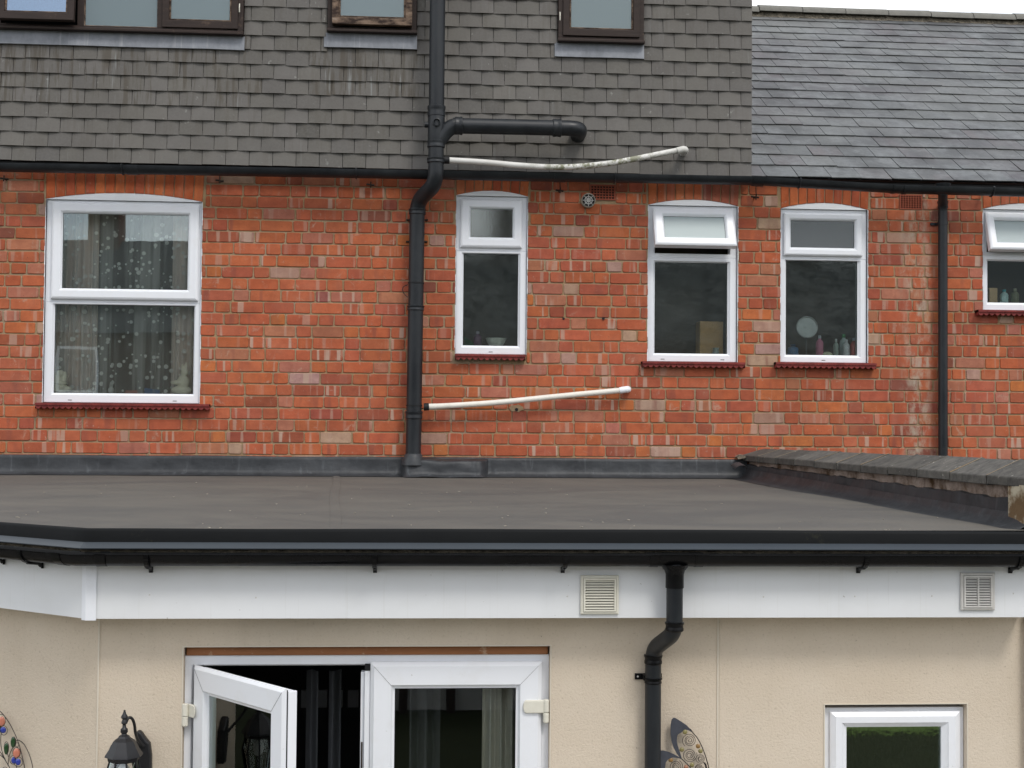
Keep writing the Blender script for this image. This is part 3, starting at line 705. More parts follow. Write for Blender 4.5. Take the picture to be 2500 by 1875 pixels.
# timber windows of the loft
def loft_part(name, mat, mbx, parent, **k): return mbx.build(name, MAT[mat], parent, bevel=.003, **k)
for li, l in enumerate(LOFT):
    a, b, c, d = l['O']; yf = TY-.055
    f = MB()
    lights = {0: None, 1: 1, 2: 1}[li]
    FW = .045
    mull = []
    if li == 0:
        mull = [X(201, 40, TY), X(396, 40, TY)]
    f.box((a, yf, d-FW), (b, TY+.05, d)); f.box((a, yf, c), (a+FW, TY+.05, d-FW)); f.box((b-FW, yf, c), (b, TY+.05, d-FW)); f.box((a+FW, yf, c), (b-FW, TY+.05, c+.035))
    for m_ in mull: f.box((m_-.022, yf+.002, c+.035), (m_+.022, TY+.05, d-FW))
    f.prism([(a-.004, yf-.03, c-.006), (a-.004, yf-.03, c+.012), (a-.004, yf, c+.026), (a-.004, yf+.03, c+.026), (a-.004, yf+.03, c-.006)], (b-a+.008, 0, 0))
    wn = loft_part('loft_window', 'timber', f, house)
    wn['label'] = ('long brown timber window of several lights at top left', 'brown timber window just left of the soil pipe', 'brown timber window right of the soil pipe')[li]
    def lsash(x0, x1, z0, z1, open_=0, worn='timber', glassm='loft_glass', side=0):
        def xf(p):
            if not open_: return p
            q = Vector((p.x, p.y-yf, p.z-z1)); q = Matrix.Rotation(-R(open_), 3, 'X') @ q; return Vector((q.x, q.y+yf, q.z+z1))
        sb = MB(); i_ = (x0+.05, x1-.05, z0+.055, z1-.05)
        sb.ring((x0, x1, z0, z1), i_, [(0, yf+.03), (0, yf-.012), (.9, yf-.012), (1, yf), (1, yf+.03)], xf)
        s_ = loft_part('opening_sash', worn, sb, wn)
        bd = MB(); bd.ring((i_[0]-.001, i_[1]+.001, i_[2]-.001, i_[3]+.001), (i_[0]+.010, i_[1]-.010, i_[2]+.010, i_[3]-.010), [(0, yf-.004), (.5, yf-.006), (1, yf+.004)], xf); bd.build('glazing_bead', MAT['worn'], wn)
        g = MB(); g.box((i_[0]-.002, yf+.008, i_[2]-.002), (i_[1]+.002, yf+.013, i_[3]+.002), xf); g.build('glass_pane', MAT[glassm], wn)
        if open_:
            sb2 = MB(); sb2.ring((x0, x1, z0, z1), i_, [(0, yf+.031), (1, yf+.031)], xf); sb2.build('sash_back', MAT['timber'], wn)
    if li == 0:
        lsash(X(8, 40, TY), mull[0]-.024, c+.037, d-FW-.002, 5.5, 'timber', 'loft_clear')
        g = MB(); g.box((mull[0]+.022, yf+.03, c+.035), (mull[1]-.022, yf+.036, d-FW)); g.build('glass_pane', MAT['loft_glass'], wn)
        bd = MB(); bd.ring((mull[0]+.022, mull[1]-.022, c+.035, d-FW), (mull[0]+.03, mull[1]-.03, c+.045, d-FW-.01), [(0, yf+.018), (1, yf+.028)]); bd.build('glazing_bead', MAT['worn'], wn)
        lsash(mull[1]+.012, b-FW+.008, c+.037, d-FW-.002, 0, 'timber')
        g = MB(); g.box((a+FW, yf+.03, c+.035), (X(8, 40, TY)-.05, yf+.036, d-FW)); g.build('glass_pane', MAT['loft_glass'], wn)
        f2 = MB(); f2.box((X(8, 40, TY)-.05, yf, c+.035), (X(8, 40, TY), TY+.05, d-FW)); f2.build('mullion', MAT['timber'], wn)
    elif li == 1: lsash(a+FW-.012, b-FW+.012, c+.04, d-FW-.002, 2.5, 'worn')
    else: lsash(a+FW-.012, b-FW+.012, c+.04, d-FW-.002, 0, 'timber')
    # pale catches on the frame
    for q, px in enumerate({0: (13, 585), 1: (1001,), 2: (1367,)}[li]):
        p = at(px, 20 if li < 2 else 40, yf-.01); hb = MB(); hb.tube([p+Vector((0, -.006, -.03)), p+Vector((0, -.012, 0)), p+Vector((0, -.006, .03))], .004, 8); hb.build('hinge_catch', MAT['cream'], wn)
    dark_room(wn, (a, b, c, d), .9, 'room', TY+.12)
    # lead apron
    s = l['S']; mb = MB()
    nx = max(10, int((s[1]-s[0])/.04))
    def fn(u, v, s=s): 
        x = s[0]+(s[1]-s[0])*u; z = s[2]+(s[3]-.006-s[2])*v+(noise.noise(Vector((x*2.2, li, 0)))*.004 if v < .1 else 0)
        return Vector((x, TY-.043+.012*v+noise.noise(Vector((x*5, z*9, 3)))*.004, z))
    mb.grid(nx, 5, fn); mb.grid(nx, 1, lambda u, v: fn(u, 0)+Vector((0, .02*v, 0)))
    mb.poly([fn(1, 0), fn(1, 0)+Vector((0, .03, 0)), fn(1, 1)+Vector((0, .03, 0)), fn(1, 1)]); mb.poly([fn(0, 0), fn(0, 0)+Vector((0, .03, 0)), fn(0, 1)+Vector((0, .03, 0)), fn(0, 1)])
    ap = mb.build('lead_apron', MAT['lead'], house, smooth=30)

# ---------------------------------------------------------------- slate roof on the right
SY0, SY1 = -.06, 3.95
SZ0 = Z(2150, 439, SY0); SZ1 = Z(2150, 45, SY1)
SXL, SXR = TXR-.10, X(3100, 300, 2)
sd_ = Vector((0, SY1-SY0, SZ1-SZ0)); SLEN = sd_.length; sd_.normalize(); sn = Vector((0, -sd_.z, sd_.y))
def on_roof(x, s, h=0): return Vector((x, SY0, SZ0))+Vector((0, 0, 0))+sd_*s+sn*h
rows = 20; G = SLEN/rows; random.seed(21); mb = MB(); SW = .238
for r in range(rows):
    x = SXL-(SW/2 if r % 2 else 0)-.02+random.uniform(-.01, .01)
    while x < SXR:
        wv = SW*random.uniform(.96, 1.04); g = .0022; h0 = .012+random.uniform(-.0015, .003); s0 = r*G+random.uniform(-.006, .006); s1 = r*G+G*1.25; tl = random.uniform(-.006, .006)
        q = random.random()
        if q < .55: c = (.122, .128, .128)
        elif q < .75: c = (.138, .144, .144)
        elif q < .86: c = (.125, .114, .115)
        elif q < .96: c = (.102, .107, .110)
        else: c = (.165, .17, .165)
        k = random.uniform(.88, 1.14)
        c = tuple(v_*1.0 for v_ in c); k = random.uniform(.80, 1.04); mb.cur = (c[0]*k, c[1]*k, c[2]*k, random.random())
        xa, xb = x+g, x+wv-g
        ch = random.choice((0, 0, 0, .012))
        A = [on_roof(xa+ch, s0, h0), on_roof(xb, s0+tl, h0+tl*.3), on_roof(xb, s1, .001), on_roof(xa, s1, .001), on_roof(xa, s0+ch, h0)]
        B = [on_roof(xa+ch, s0, h0-.006), on_roof(xb, s0+tl, h0-.006+tl*.3), on_roof(xb, s1, -.005), on_roof(xa, s1, -.005), on_roof(xa, s0+ch, h0-.006)]
        mb.poly(A)
        for i, j in ((0, 1), (4, 0), (1, 2), (3, 4)): mb.poly([A[i], B[i], B[j], A[j]])
        x += wv
roof = mb.build('slate_roof', MAT['slate'], house)
mb = MB(); mb.poly([on_roof(SXL, .01, -.008), on_roof(SXR, .01, -.008), on_roof(SXR, SLEN, -.008), on_roof(SXL, SLEN, -.008)])
e0 = on_roof(SXL, .01, -.008); e1 = on_roof(SXR, .01, -.008)
mb.poly([e0, e1, (e1.x, .02, e1.z-.02), (e0.x, .02, e0.z-.02)])
mb.poly([(SXL, SY1, SZ1-.01), (SXR, SY1, SZ1-.01), (SXR, 8, ZTOP), (SXL, 8, ZTOP)])
mb.build('roof_underlay', MAT['rubber'], roof)
# mortar bedding and ridge tiles
mb = MB(); nx = 140
def bed(u, v):
    x = SXL+(SXR-SXL)*u; p = on_roof(x, SLEN-.10-.02+.15*v, .010+.055*math.sin(min(v, .9)*math.pi*.6)); q = noise.noise(Vector((x*14, v*5, 2)))*.014
    return p+sn*q+sd_*noise.noise(Vector((x*9, v*3, 7)))*.012
mb.grid(nx, 5, bed); mb.build('mortar_bedding', MAT['bed'], roof, smooth=60)
random.seed(8); x = SXL-.2
while x < SXR:
    ln = .455; mb = MB(); n = 10; zc = SZ1+.03+random.uniform(-.006, .006); t_ = random.uniform(-.006, .006)
    def rp(i, rr, xx, dz): 
        an = math.pi*i/n; return Vector((xx, SY1+math.cos(an)*-rr*1.05, zc+math.sin(an)*rr*.72-.03+dz))
    bo = [mb.pts([rp(i, rr, xx, dz) for i in range(n+1)]) for rr, xx, dz in ((.105, x+.004, 0), (.125, x+.004, 0), (.125, x+ln-.004, t_), (.105, x+ln-.004, t_))]
    for q in range(3):
        for i in range(n): mb.face((bo[q]+i, bo[q]+i+1, bo[q+1]+i+1, bo[q+1]+i))
    mb.poly([rp(0, .105, x+.004, 0), rp(0, .125, x+.004, 0), rp(0, .125, x+ln-.004, t_), rp(0, .105, x+ln-.004, t_)])
    mb.build('ridge_tile', MAT['ridge'], roof, smooth=50); x += ln

# ---------------------------------------------------------------- gutters of the house
def half_round(mb, A, B, r, th=.003, n=12):
    # open channel from A to B, A and B on the rim centre line
    d = (B-A).normalized(); side = Vector((d.y, -d.x, 0)).normalized(); up = Vector((0, 0, 1)); bs = []
    for P in (A, B):
        q = [P+side*math.cos(math.pi*k/n)*r-up*math.sin(math.pi*k/n)*r for k in range(n+1)]
        q += [P+side*math.cos(math.pi*k/n)*(r-th)-up*math.sin(math.pi*k/n)*(r-th) for k in range(n, -1, -1)]
        bs.append(mb.pts(q))
    m = 2*(n+1)
    for k in range(m): mb.face((bs[0]+k, bs[0]+(k+1) % m, bs[1]+(k+1) % m, bs[1]+k))
    mb.face([bs[0]+k for k in range(m)]); mb.face([bs[1]+k for k in range(m)][::-1])
GY = -.125-.056
g0, g1 = at(-200, 393, GY-.056), at(1850, 430, GY-.056); h0_, h1_, h2_ = at(1850, 430, GY-.056), at(2200, 451, GY-.056), at(2900, 469, GY-.056)
for p in (g0, g1, h0_, h1_, h2_): p.y = GY
gut = thing('house_gutter', g0.lerp(g1, .5), 'long black half round gutter along the foot of the hanging tiles', 'gutter')
mb = MB(); half_round(mb, g0, g1, .056); mb.build('gutter_channel', MAT['black'], gut, smooth=40)
def bracket(px, parent, A, B):
    p = A.lerp(B, (X(px, 420, GY)-A.x)/(B.x-A.x)); b_ = MB(); n = 12
    P = [p+Vector((0, -math.cos(math.pi*k/n)*.059, -math.sin(math.pi*k/n)*.059)) for k in range(n+1)]
    b_.tube([p+Vector((0, -.05, .004))]+P+[Vector((p.x, -.02, p.z))], .006, 6); b_.build('gutter_bracket', MAT['black'], parent, smooth=40)
for px in (300, 870, 1500): bracket(px, gut, g0, g1)
p = g0.lerp(g1, .26+.0); 
for px in (325, 1366):
    q = g0.lerp(g1, (X(px, 420, GY)-g0.x)/(g1.x-g0.x)); mb = MB(); half_round(mb, q-Vector((.04, 0, 0)), q+Vector((.04, 0, 0)), .060, .003); mb.build('gutter_union', MAT['black'], gut, smooth=40)
gut2 = thing('house_gutter', h0_.lerp(h2_, .5), 'black gutter sagging below the slate roof to the far right downpipe', 'gutter')
mb = MB(); half_round(mb, h0_+Vector((.0, 0, -.001)), h1_, .055); half_round(mb, h1_, h2_, .0555); mb.build('gutter_channel', MAT['black'], gut2, smooth=40)
mb = MB(); half_round(mb, g1-Vector((.03, 0, .001)), h0_+Vector((.05, 0, -.006)), .061); mb.build('gutter_union', MAT['black'], gut2, smooth=40)
for px in (2180, 2206):
    q = h0_.lerp(h1_, (X(px, 450, GY)-h0_.x)/(h1_.x-h0_.x)); mb = MB(); half_round(mb, q-Vector((.012, 0, 0)), q+Vector((.012, 0, 0)), .060); mb.build('gutter_clip', MAT['black'], gut2, smooth=40)
for px in (1950, 2420): bracket(px, gut2, h0_ if px < 2200 else h1_, h1_ if px < 2200 else h2_)
# board that carries the gutter, in the gap between bricks and tiles
mb = MB(); mb.box((TXL, -.05, TZB-.03), (TXR, .03, TZB-.006)); mb.box((TXR-.05, -.01, ZTOP-.002), (WX1, .05, ZTOP+.05)); mb.build('tilting_board', MAT['rubber'], house)

# left-over iron gutter hooks in the brickwork
for i, (px, py, st) in enumerate(((12, 437, 0), (537, 442, 1), (905, 452, 0), (1366, 466, 1), (1843, 482, 1))):
    p = at(px, py, -.03); mb = MB()
    mb.tube([p+Vector((0, .04, 0)), p+Vector((0, -.03, -.002))], .006, 8); mb.tube([p+Vector((-.03, -.01, .004)), p+Vector((.028, -.012, -.003))], .007, 8)
    mb.tube([p+Vector((.0, -.03, -.022)), p+Vector((.003, -.03, .02))], .005, 6)
    if st: mb.tube([p+Vector((.002, -.03, 0)), Vector((p.x-.004, -.07, p.z+.12))], .0035, 6)
    h = mb.build('iron_hook', MAT['iron'], loc=p)
    tag(h, ('rusty iron hook in the bricks at the far left edge', 'rusty iron hook right of the big window arch', 'rusty iron hook in bricks left of the soil pipe bend', 'rusty iron hook between the narrow window and air brick', 'rusty iron hook between the two neighbouring bathroom windows')[i], 'hook', 'old iron hooks under the house gutter')

# ---------------------------------------------------------------- soil pipe
UYP, LYP = -.30, -.095
RP = .055
def cp(px, py, Y): return at(px, py, Y)
sp0 = cp(1062, -120, UYP); sp1 = cp(1064, 420, UYP); sp1 = Vector((sp1.x, UYP, sp1.z)); sp0.x = cp(1063, 100, UYP).x
top = Vector((sp1.x, UYP, sp0.z+.3)); sp1.z += .03
lo = cp(1019, 500, LYP); bo = cp(1009, 1108, LYP); lx = (lo.x+bo.x)/2
soil = thing('soil_pipe', (lx, LYP, bo.z), 'thick black soil pipe running down the house with an offset bend', 'pipe')
Zc = lambda py, Y=UYP: Z(1060, py, Y)
P = elbow([top, (top.x, UYP, Zc(448)), (lo.x, LYP, Z(1019, 492, LYP)), (bo.x, LYP, bo.z-.03)], .085, 10)
# lean of the lower run is real: it drifts slightly left on its way down
mb = MB(); mb.tube(P, RP, 28); body = mb.build('pipe_run', MAT['black'], soil, smooth=50)
def collar(x, y, z, r, h, parent, mat='black', dirv=(0, 0, 1), name='pipe_collar'):
    mb = MB(); mb.lathe((x, y, z), [(r-.004, -h/2-.004), (r, -h/2), (r, -h*.2), (r-.0015, -h*.1), (r-.0015, h*.1), (r, h*.2), (r+.002, h/2-.006), (r+.002, h/2), (r-.004, h/2+.002)], 28, dirv)
    return mb.build(name, MAT[mat], parent, smooth=40)
for py, h in ((272, .07), (352, .045), (392, .03)): collar(top.x, UYP, Zc(py), RP+.008, h, soil)
lowx = lambda py: lo.x+(bo.x-lo.x)*(py-500)/(1108-500)
for py, h in ((517, .035), (752, .03), (1013, .05)): collar(lowx(py), LYP, Z(1015, py, LYP), RP+.006, h, soil)
for py in (691, 990):
    mb = MB(); z_ = Z(1015, py, LYP); x_ = lowx(py)
    mb.lathe((x_, LYP, z_), [(RP, -.004), (RP+.004, -.004), (RP+.004, .004), (RP, .004)], 28); mb.build('strap', MAT['rubber'], soil, smooth=40)
mb = MB(); q = cp(996, 695, LYP-.04); mb.tube(smoothpath([q, q+Vector((-.035, 0, -.02)), q+Vector((-.03, 0, -.06)), q+Vector((0, 0, -.09))], 5), .003, 6); mb.build('wire_loop', MAT['rubber'], soil)
# branch fitting
z_b = Zc(305); mb = MB(); mb.lathe((top.x, UYP, Zc(312)), [(RP+.002, -.12), (RP+.005, -.11), (RP+.005, .10), (RP+.002, .11)], 28)
mb.build('branch_socket', MAT['black'], soil, smooth=40)
mb = MB(); mb.lathe((top.x+.002, UYP-.045, z_b+.006), [(.027, 0), (.030, .008), (.030, .026), (.023, .028), (.022, .012)], 22, (0, -1, 0)); mb.build('inlet_boss', MAT['black'], soil, smooth=40)
mb = MB(); mb.tube([(top.x-.05, UYP, z_b), (top.x-.083, UYP, z_b)], .021, 16); mb.build('inlet_boss', MAT['black'], soil, smooth=40)
b1, b2, b3 = cp(1112, 307, UYP), cp(1390, 313, UYP), cp(1408, 316, UYP)
P = elbow([(top.x, UYP, Zc(352)), (top.x+.07, UYP, b1.z-.03), b1+Vector((.02, 0, 0)), b2+Vector((-.03, 0, 0))], .07, 8)
P = [Vector((top.x, UYP, Zc(350)))] + smoothpath([(top.x+.03, UYP, Zc(338)), (top.x+.075, UYP, b1.z-.035), (top.x+.13, UYP, b1.z-.002), b1+Vector((.05, 0, 0)), b2], 7)
P = P + smoothpath([b2, b2+Vector((.05, .012, -.001)), b2+Vector((.078, .055, -.002)), b2+Vector((.085, .15, -.004)), b2+Vector((.085, .26, -.006))], 5)[1:]
mb = MB(); mb.tube(P, RP, 28); mb.build('branch_pipe', MAT['black'], soil, smooth=50)
dv = (b2-b1).normalized()
for px, h in ((1120, .05), (1360, .055)):
    q = b1.lerp(b2, (X(px, 310, UYP)-b1.x)/(b2.x-b1.x)); collar(q.x, q.y, q.z, RP+.008, h, soil, dirv=tuple(dv))
# foot in a membrane boot
mb = MB(); mb.lathe((bo.x, LYP, bo.z-.05), [(.085, -.03), (.078, .0), (.066, .03), (.059, .05), (.054, .052)], 20); mb.build('pipe_boot', MAT['upstand'], soil, smooth=60)
# wall brackets behind pipe
for py in (537, 590): 
    z_ = Z(1015, py, -.02); x_ = lowx(py); mb = MB(); mb.tube([(x_-.078, -.008, z_), (x_+.078, -.008, z_+.003)], .007, 8); mb.build('pipe_bracket', MAT['iron'], soil)
# waste pipes
wp0, = (cp(1096, 391, UYP),)
pts = [(1096, 391), (1180, 396), (1270, 404), (1350, 408), (1420, 406), (1500, 397), (1580, 382), (1640, 370), (1660, 367)]
ys = [UYP+.0, UYP+.005, UYP+.01, UYP+.015, UYP+.02, UYP+.03, UYP+.05, UYP+.07, UYP+.07]
P = [at(px, py, y) for (px, py), y in zip(pts, ys)]
waste = thing('waste_pipe', P[0], 'sagging mossy grey white waste pipe above the house gutter', 'pipe')
mb = MB(); mb.tube(smoothpath(P, 6), .0205, 18); mb.build('pipe_run', MAT['waste_moss'], waste, smooth=50)
e = P[-1]; ec = e+Vector((.012, .005, .003)); mb = MB(); mb.tube(smoothpath([e-Vector((.02, 0, -.001))+Vector((0, 0, -.006)), e+Vector((.02, .0, .006)), e+Vector((.040, .02, .008)), e+Vector((.045, .06, .008)), e+Vector((.045, .20, .008))], 5), [.0255]*21, 18); mb.build('elbow', MAT['waste_moss'], waste, smooth=50)
mb = MB(); q = P[0]; mb.tube([(top.x+.045, UYP, q.z), (q.x+.004, UYP, q.z)], .0255, 18); mb.build('rubber_boss', MAT['rubber'], waste, smooth=40)
WY = -.07
P = [at(1050, 993, WY-.02), at(1140, 988, WY-.015), at(1232, 981, WY-.01), at(1380, 966, WY), at(1516, 953, WY)]
waste2 = thing('waste_pipe', P[0], 'straight cream waste pipe rising to the right across the lower bricks', 'pipe')
mb = MB(); mb.tube(smoothpath(P, 5), .0205, 18); mb.build('pipe_run', MAT['waste'], waste2, smooth=50)
a0 = P[0]; mb = MB(); mb.tube([a0-Vector((.012, 0, 0)), a0+Vector((.045, 0, .002))], .0222, 18); mb.build('joint_sleeve', MAT['waste'], waste2, smooth=50)
mb = MB(); mb.tube([a0-Vector((.045, 0, .002)), a0-Vector((.008, 0, 0))], .027, 18); mb.build('rubber_boss', MAT['rubber'], waste2, smooth=40)
e = P[-1]; mb = MB(); mb.tube(smoothpath([e-Vector((.01, 0, .002)), e+Vector((.025, 0, .005)), e+Vector((.05, .01, .008)), e+Vector((.055, .04, .008)), e+Vector((.055, .10, .008))], 5), .0245, 18); mb.build('elbow', MAT['upvc'], waste2, smooth=50)

# right hand downpipe
dpY = -.06; dx_ = X(2302, 800, dpY); dz0 = Z(2302, 466, dpY); dz1 = Z(2302, 1135, dpY); xg_ = X(2302, 466, GY)
dp = thing('downpipe', (dx_, dpY, dz1-.1), 'slim dark grey downpipe on the brick wall at far right', 'pipe')
mb = MB(); mb.tube(elbow([(xg_, GY, dz0+.03), (xg_, GY, dz0-.03), (dx_, dpY, dz0-.11), (dx_, dpY, dz1-.3)], .05, 8), .034, 22); mb.build('pipe_run', MAT['black'], dp, smooth=50)
collar(dx_, dpY, Z(2302, 500, dpY), .038, .05, dp)
mb = MB(); zz = Z(2302, 545, dpY); mb.lathe((dx_, dpY, zz), [(.034, -.012), (.0375, -.012), (.0375, .012), (.034, .012)], 22); mb.box((dx_-.075, -.016, zz-.010), (dx_-.02, -.004, zz+.010)); mb.box((dx_-.035, dpY, zz-.008), (dx_-.028, -.01, zz+.008)); mb.build('pipe_bracket', MAT['black'], dp, smooth=40)
mb = MB(); mb.lathe((xg_, GY, dz0+.02), [(.036, -.05), (.040, -.02), (.056, .0), (.058, .01)], 20); mb.build('gutter_outlet', MAT['black'], dp, smooth=50)

# ================================================================ THE FLAT ROOFED EXTENSION
YF = -4.22; YWL = YF+.15
ext = thing('flat_roof_extension', (0, YWL, 0), 'cream rendered ground floor extension with flat roof, white fascia and french doors', 'extension')
ZRB = Z(1000, 1163, 0); ZRF = Z(1250, 1293, YF)
cx_ = X(212, 1400, YF); AN = R(37); LL = 3.0
leftdir = Vector((-math.cos(AN), math.sin(AN), 0))
XR = X(2530, 1440, YF)
P1 = Vector((cx_, YF, 0)); P0 = P1+leftdir*LL; P2 = Vector((XR, YF, 0))
PATH = [(P0.x, P0.y), (P1.x, P1.y), (P2.x, P2.y)]
zf = lambda py: Z(1250, py, YF)
# fine path for wavy membrane edges
def fine(path, step=.06):
    out = []
    for (a, b) in zip(path, path[1:]):
        d = math.hypot(b[0]-a[0], b[1]-a[1]); n = max(1, int(d/step))
        for k in range(n): out.append((a[0]+(b[0]-a[0])*k/n, a[1]+(b[1]-a[1])*k/n))
    out.append(path[-1]); return out
# fascia
fz1, fz0 = zf(1352), zf(1509)
mb = MB(); sweep(mb, PATH, [(0, fz1), (0, fz0), (-.022, fz0), (-.022, fz0+.012), (-.16, fz0+.012)]); fas = mb.build('fascia_board', MAT['fascia'], ext)
# corner cover strip
mb = MB(); q = .0; w_ = .032
sweep(mb, [tuple((P1+leftdir*.022)[:2]), (P1.x, P1.y), (P1.x+.040, P1.y)], [(.005, fz1+.01), (.005, fz0-.006), (-.02, fz0-.006)])
mb.build('corner_strip', MAT['upvc'], ext)
# little fixing pins
mb = MB(); random.seed(2)
for px, py in ((365, 1452), (625, 1459), (1385, 1456), (1864, 1457), (2087, 1456), (2275, 1455), (2474, 1449)):
    p = at(px, py, YF); mb.ball(p, (.0035, .002, .0035), 8, 5)
mb.build('fixing_pins', MAT['silver'], ext)
# edge: upstand band, drip trim
zk1, zk0, zd0 = zf(1293), zf(1325), zf(1339)
wav = lambda p, i, k: Vector((0, 0, noise.noise(Vector((p.x*1.3, p.y, 0)))*.006 if k > 0 else 0))
mb = MB(); FP = fine(PATH)
sweep(mb, FP, [(-.03, zk1-.004), (.008, zk1), (.016, zk1-.004), (.020, zk1-.012), (.024, zk0-.01)], jitter=lambda p, i, k: Vector((0, 0, noise.noise(Vector((p.x*1.1, p.y*1.1, 0)))*(.005 if k < 4 else 0))))
mb.build('roof_kerb', MAT['kerb'], ext, smooth=50)
mb = MB(); sweep(mb, PATH, [(.020, zk0), (.024, zk0+.001), (.052, zd0+.003), (.052, zd0), (.03, zd0-.004), (.004, zd0-.004)]); mb.build('drip_trim', MAT['trim'], ext)
mb = MB(); sweep(mb, PATH, [(.002, zd0), (.010, zd0), (.010, fz1-.004), (.002, fz1-.004)]); mb.build('packing_strip', MAT['bed'], ext)
# membrane deck
PXL = -4.6
def parapet_x(Y):   # foot of the parapet along the roof
    A = at(1812, 1165, 0); B = on_plane(2482, 1287, Vector((0, 0, ZRF)), Vector((0, 0, 1)))
    t = (Y-0)/(B.y-0); return A.x+(B.x-A.x)*t
def deck(u, v):
    # v 0 at the house, 1 at the front edge
    y = 0+(YF+.006)*v; xl = -4.6 if y > P0.y else (P1.x-.0+(P1.y-y)/math.tan(AN)*-1*-1 if False else P1.x+leftdir.x*(y-YF)/leftdir.y)
    xl = max(-4.6, P1.x+leftdir.x*(y-YF)/leftdir.y+.004)
    xr = parapet_x(y)+.01; x = xl+(xr-xl)*u
    z = ZRB+(ZRF-.010-ZRB)*v+.011*max(0, (v-.965)/.035)+noise.noise(Vector((x*.7, y*.9, 1)))*.007*min(1, v*6)
    return Vector((x, y, z))
mb = MB(); mb.grid(70, 44, deck); mb.build('roof_membrane', MAT['membrane'], ext, smooth=60)
mb = MB()
def seam(u, v): 
    p = deck(.0, v); y = p.y; x = X(812, 1168, 0)+(X(800, 1290, YF)-X(812, 1168, 0))*v+.006*math.sin(v*9); 
    q = ZRB+(ZRF-.012-ZRB)*v+noise.noise(Vector((x*.7, y*.9, 1)))*.007*min(1, v*6)
    return Vector((x+.0+u*.05, y, q+.003+.003*math.sin(u*math.pi)))
mb.grid(2, 40, seam); mb.build('membrane_seam', MAT['membrane'], ext, smooth=60)
# upstand against the house wall
ztu = lambda px: None
mb = MB(); xa, xb = -4.6, at(1822, 1150, 0).x
zu1 = Z(1000, 1116, 0)
def up_(u, v):
    x = xa+(xb-xa)*u; wv = noise.noise(Vector((x*1.7, 0, 5)))*.005
    prof = [(.11, ZRB+.002), (.06, ZRB+.008), (.034, ZRB+.028), (.026, ZRB+.06), (.022, ZRB+.10), (.02, zu1-.012), (.012, zu1), (.0, zu1+.001)]
    k = v*(len(prof)-1); i = min(int(k), len(prof)-2); f = k-i
    d = prof[i][0]*(1-f)+prof[i+1][0]*f; z = prof[i][1]*(1-f)+prof[i+1][1]*f
    bl = noise.noise(Vector((x*6, z*10, 1)))*.006*(1 if .2 < v < .95 else .3)
    return Vector((x, -d-bl-.004, z+(wv if v > .6 else 0)))
mb.grid(160, 14, up_); up = mb.build('wall_upstand', MAT['upstand'], ext, smooth=60)
mb = MB()  # dressed piece around the foot of the soil pipe
bxa, bxb = X(978, 1140, -.1), X(1192, 1140, -.06); bzt = Z(1080, 1124, -.12)
def boot(u, v):
    x = bxa+(bxb-bxa)*u; prof = [(.20, ZRB+.003), (.165, ZRB+.02), (.155, ZRB+.07), (.145, bzt-.01), (.13, bzt), (.02, bzt+.012)]
    k = v*(len(prof)-1); i = min(int(k), len(prof)-2); f = k-i
    d = prof[i][0]*(1-f)+prof[i+1][0]*f; z = prof[i][1]*(1-f)+prof[i+1][1]*f
    e = min(1, u*14, (1-u)*10); d = .03+(d-.03)*(e**.5) if d > .03 else d
    return Vector((x, -d+noise.noise(Vector((x*8, z*14, 4)))*.012, z+noise.noise(Vector((x*6, 1, 4)))*.006))
mb.grid(44, 14, boot); mb.build('pipe_apron', MAT['upstand'], ext, smooth=60)
# walls below
WXC = X(240, 1700, YWL)
wl = P1+Vector((-leftdir.y*0, 0, 0))
cw_ = Vector((WXC, YWL, 0)); wend = cw_+leftdir*3.0
DO = (X(447, 1700, YWL), X(1342, 1700, YWL), 0.02, Z(890, 1579, YWL))
LW = (X(2014, 1800, YWL), X(2360, 1800, YWL), Z(2180, 1720, YWL)-.95, Z(2180, 1720, YWL))
mb = MB(); holes_wall(mb, cw_.x, XR+.1, 0, fz0+.05, [DO, LW], YWL, .10)
mb.poly([wend, cw_, cw_+Vector((0, 0, fz0+.05)), wend+Vector((0, 0, fz0+.05))])
mb.build('rendered_wall', MAT['render'], ext)
m_ = NT('pale_render_bead'); MAT['bead'] = m_.pbr((.66, .6, .5), .7, None, .3)
mb = MB()
mb.box((cw_.x-.004, YWL-.004, 0), (cw_.x+.002, YWL+.001, fz0+.012))
bx_ = X(1752, 1700, YWL); mb.box((bx_-.003, YWL-.004, 0), (bx_+.003, YWL+.001, fz0+.012)); mb.box((bx_+.008, YWL-.002, 0), (bx_+.010, YWL+.001, fz0+.012))
for o_ in (DO, LW):
    a, b, c, d = o_; mb.box((a-.006, YWL-.003, c), (a-.001, YWL+.002, d)); mb.box((b+.001, YWL-.003, c), (b+.006, YWL+.002, d)); mb.box((a-.006, YWL-.003, d+.0005), (b+.006, YWL+.002, d+.005))
mb.build('render_beads', MAT['bead'], ext)
# room behind the doors
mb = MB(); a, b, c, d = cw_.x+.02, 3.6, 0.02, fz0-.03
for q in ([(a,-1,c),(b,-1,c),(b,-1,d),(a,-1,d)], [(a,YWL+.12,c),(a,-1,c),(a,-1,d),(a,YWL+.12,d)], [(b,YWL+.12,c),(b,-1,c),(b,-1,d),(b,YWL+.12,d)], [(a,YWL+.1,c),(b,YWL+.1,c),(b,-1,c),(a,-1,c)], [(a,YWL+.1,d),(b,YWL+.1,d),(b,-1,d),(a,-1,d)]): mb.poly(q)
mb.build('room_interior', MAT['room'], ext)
mb = MB(); holes_wall(mb, a, b, c, d, [DO, LW], YWL+.101); mb.build('inner_wall_face', MAT['room'], ext)

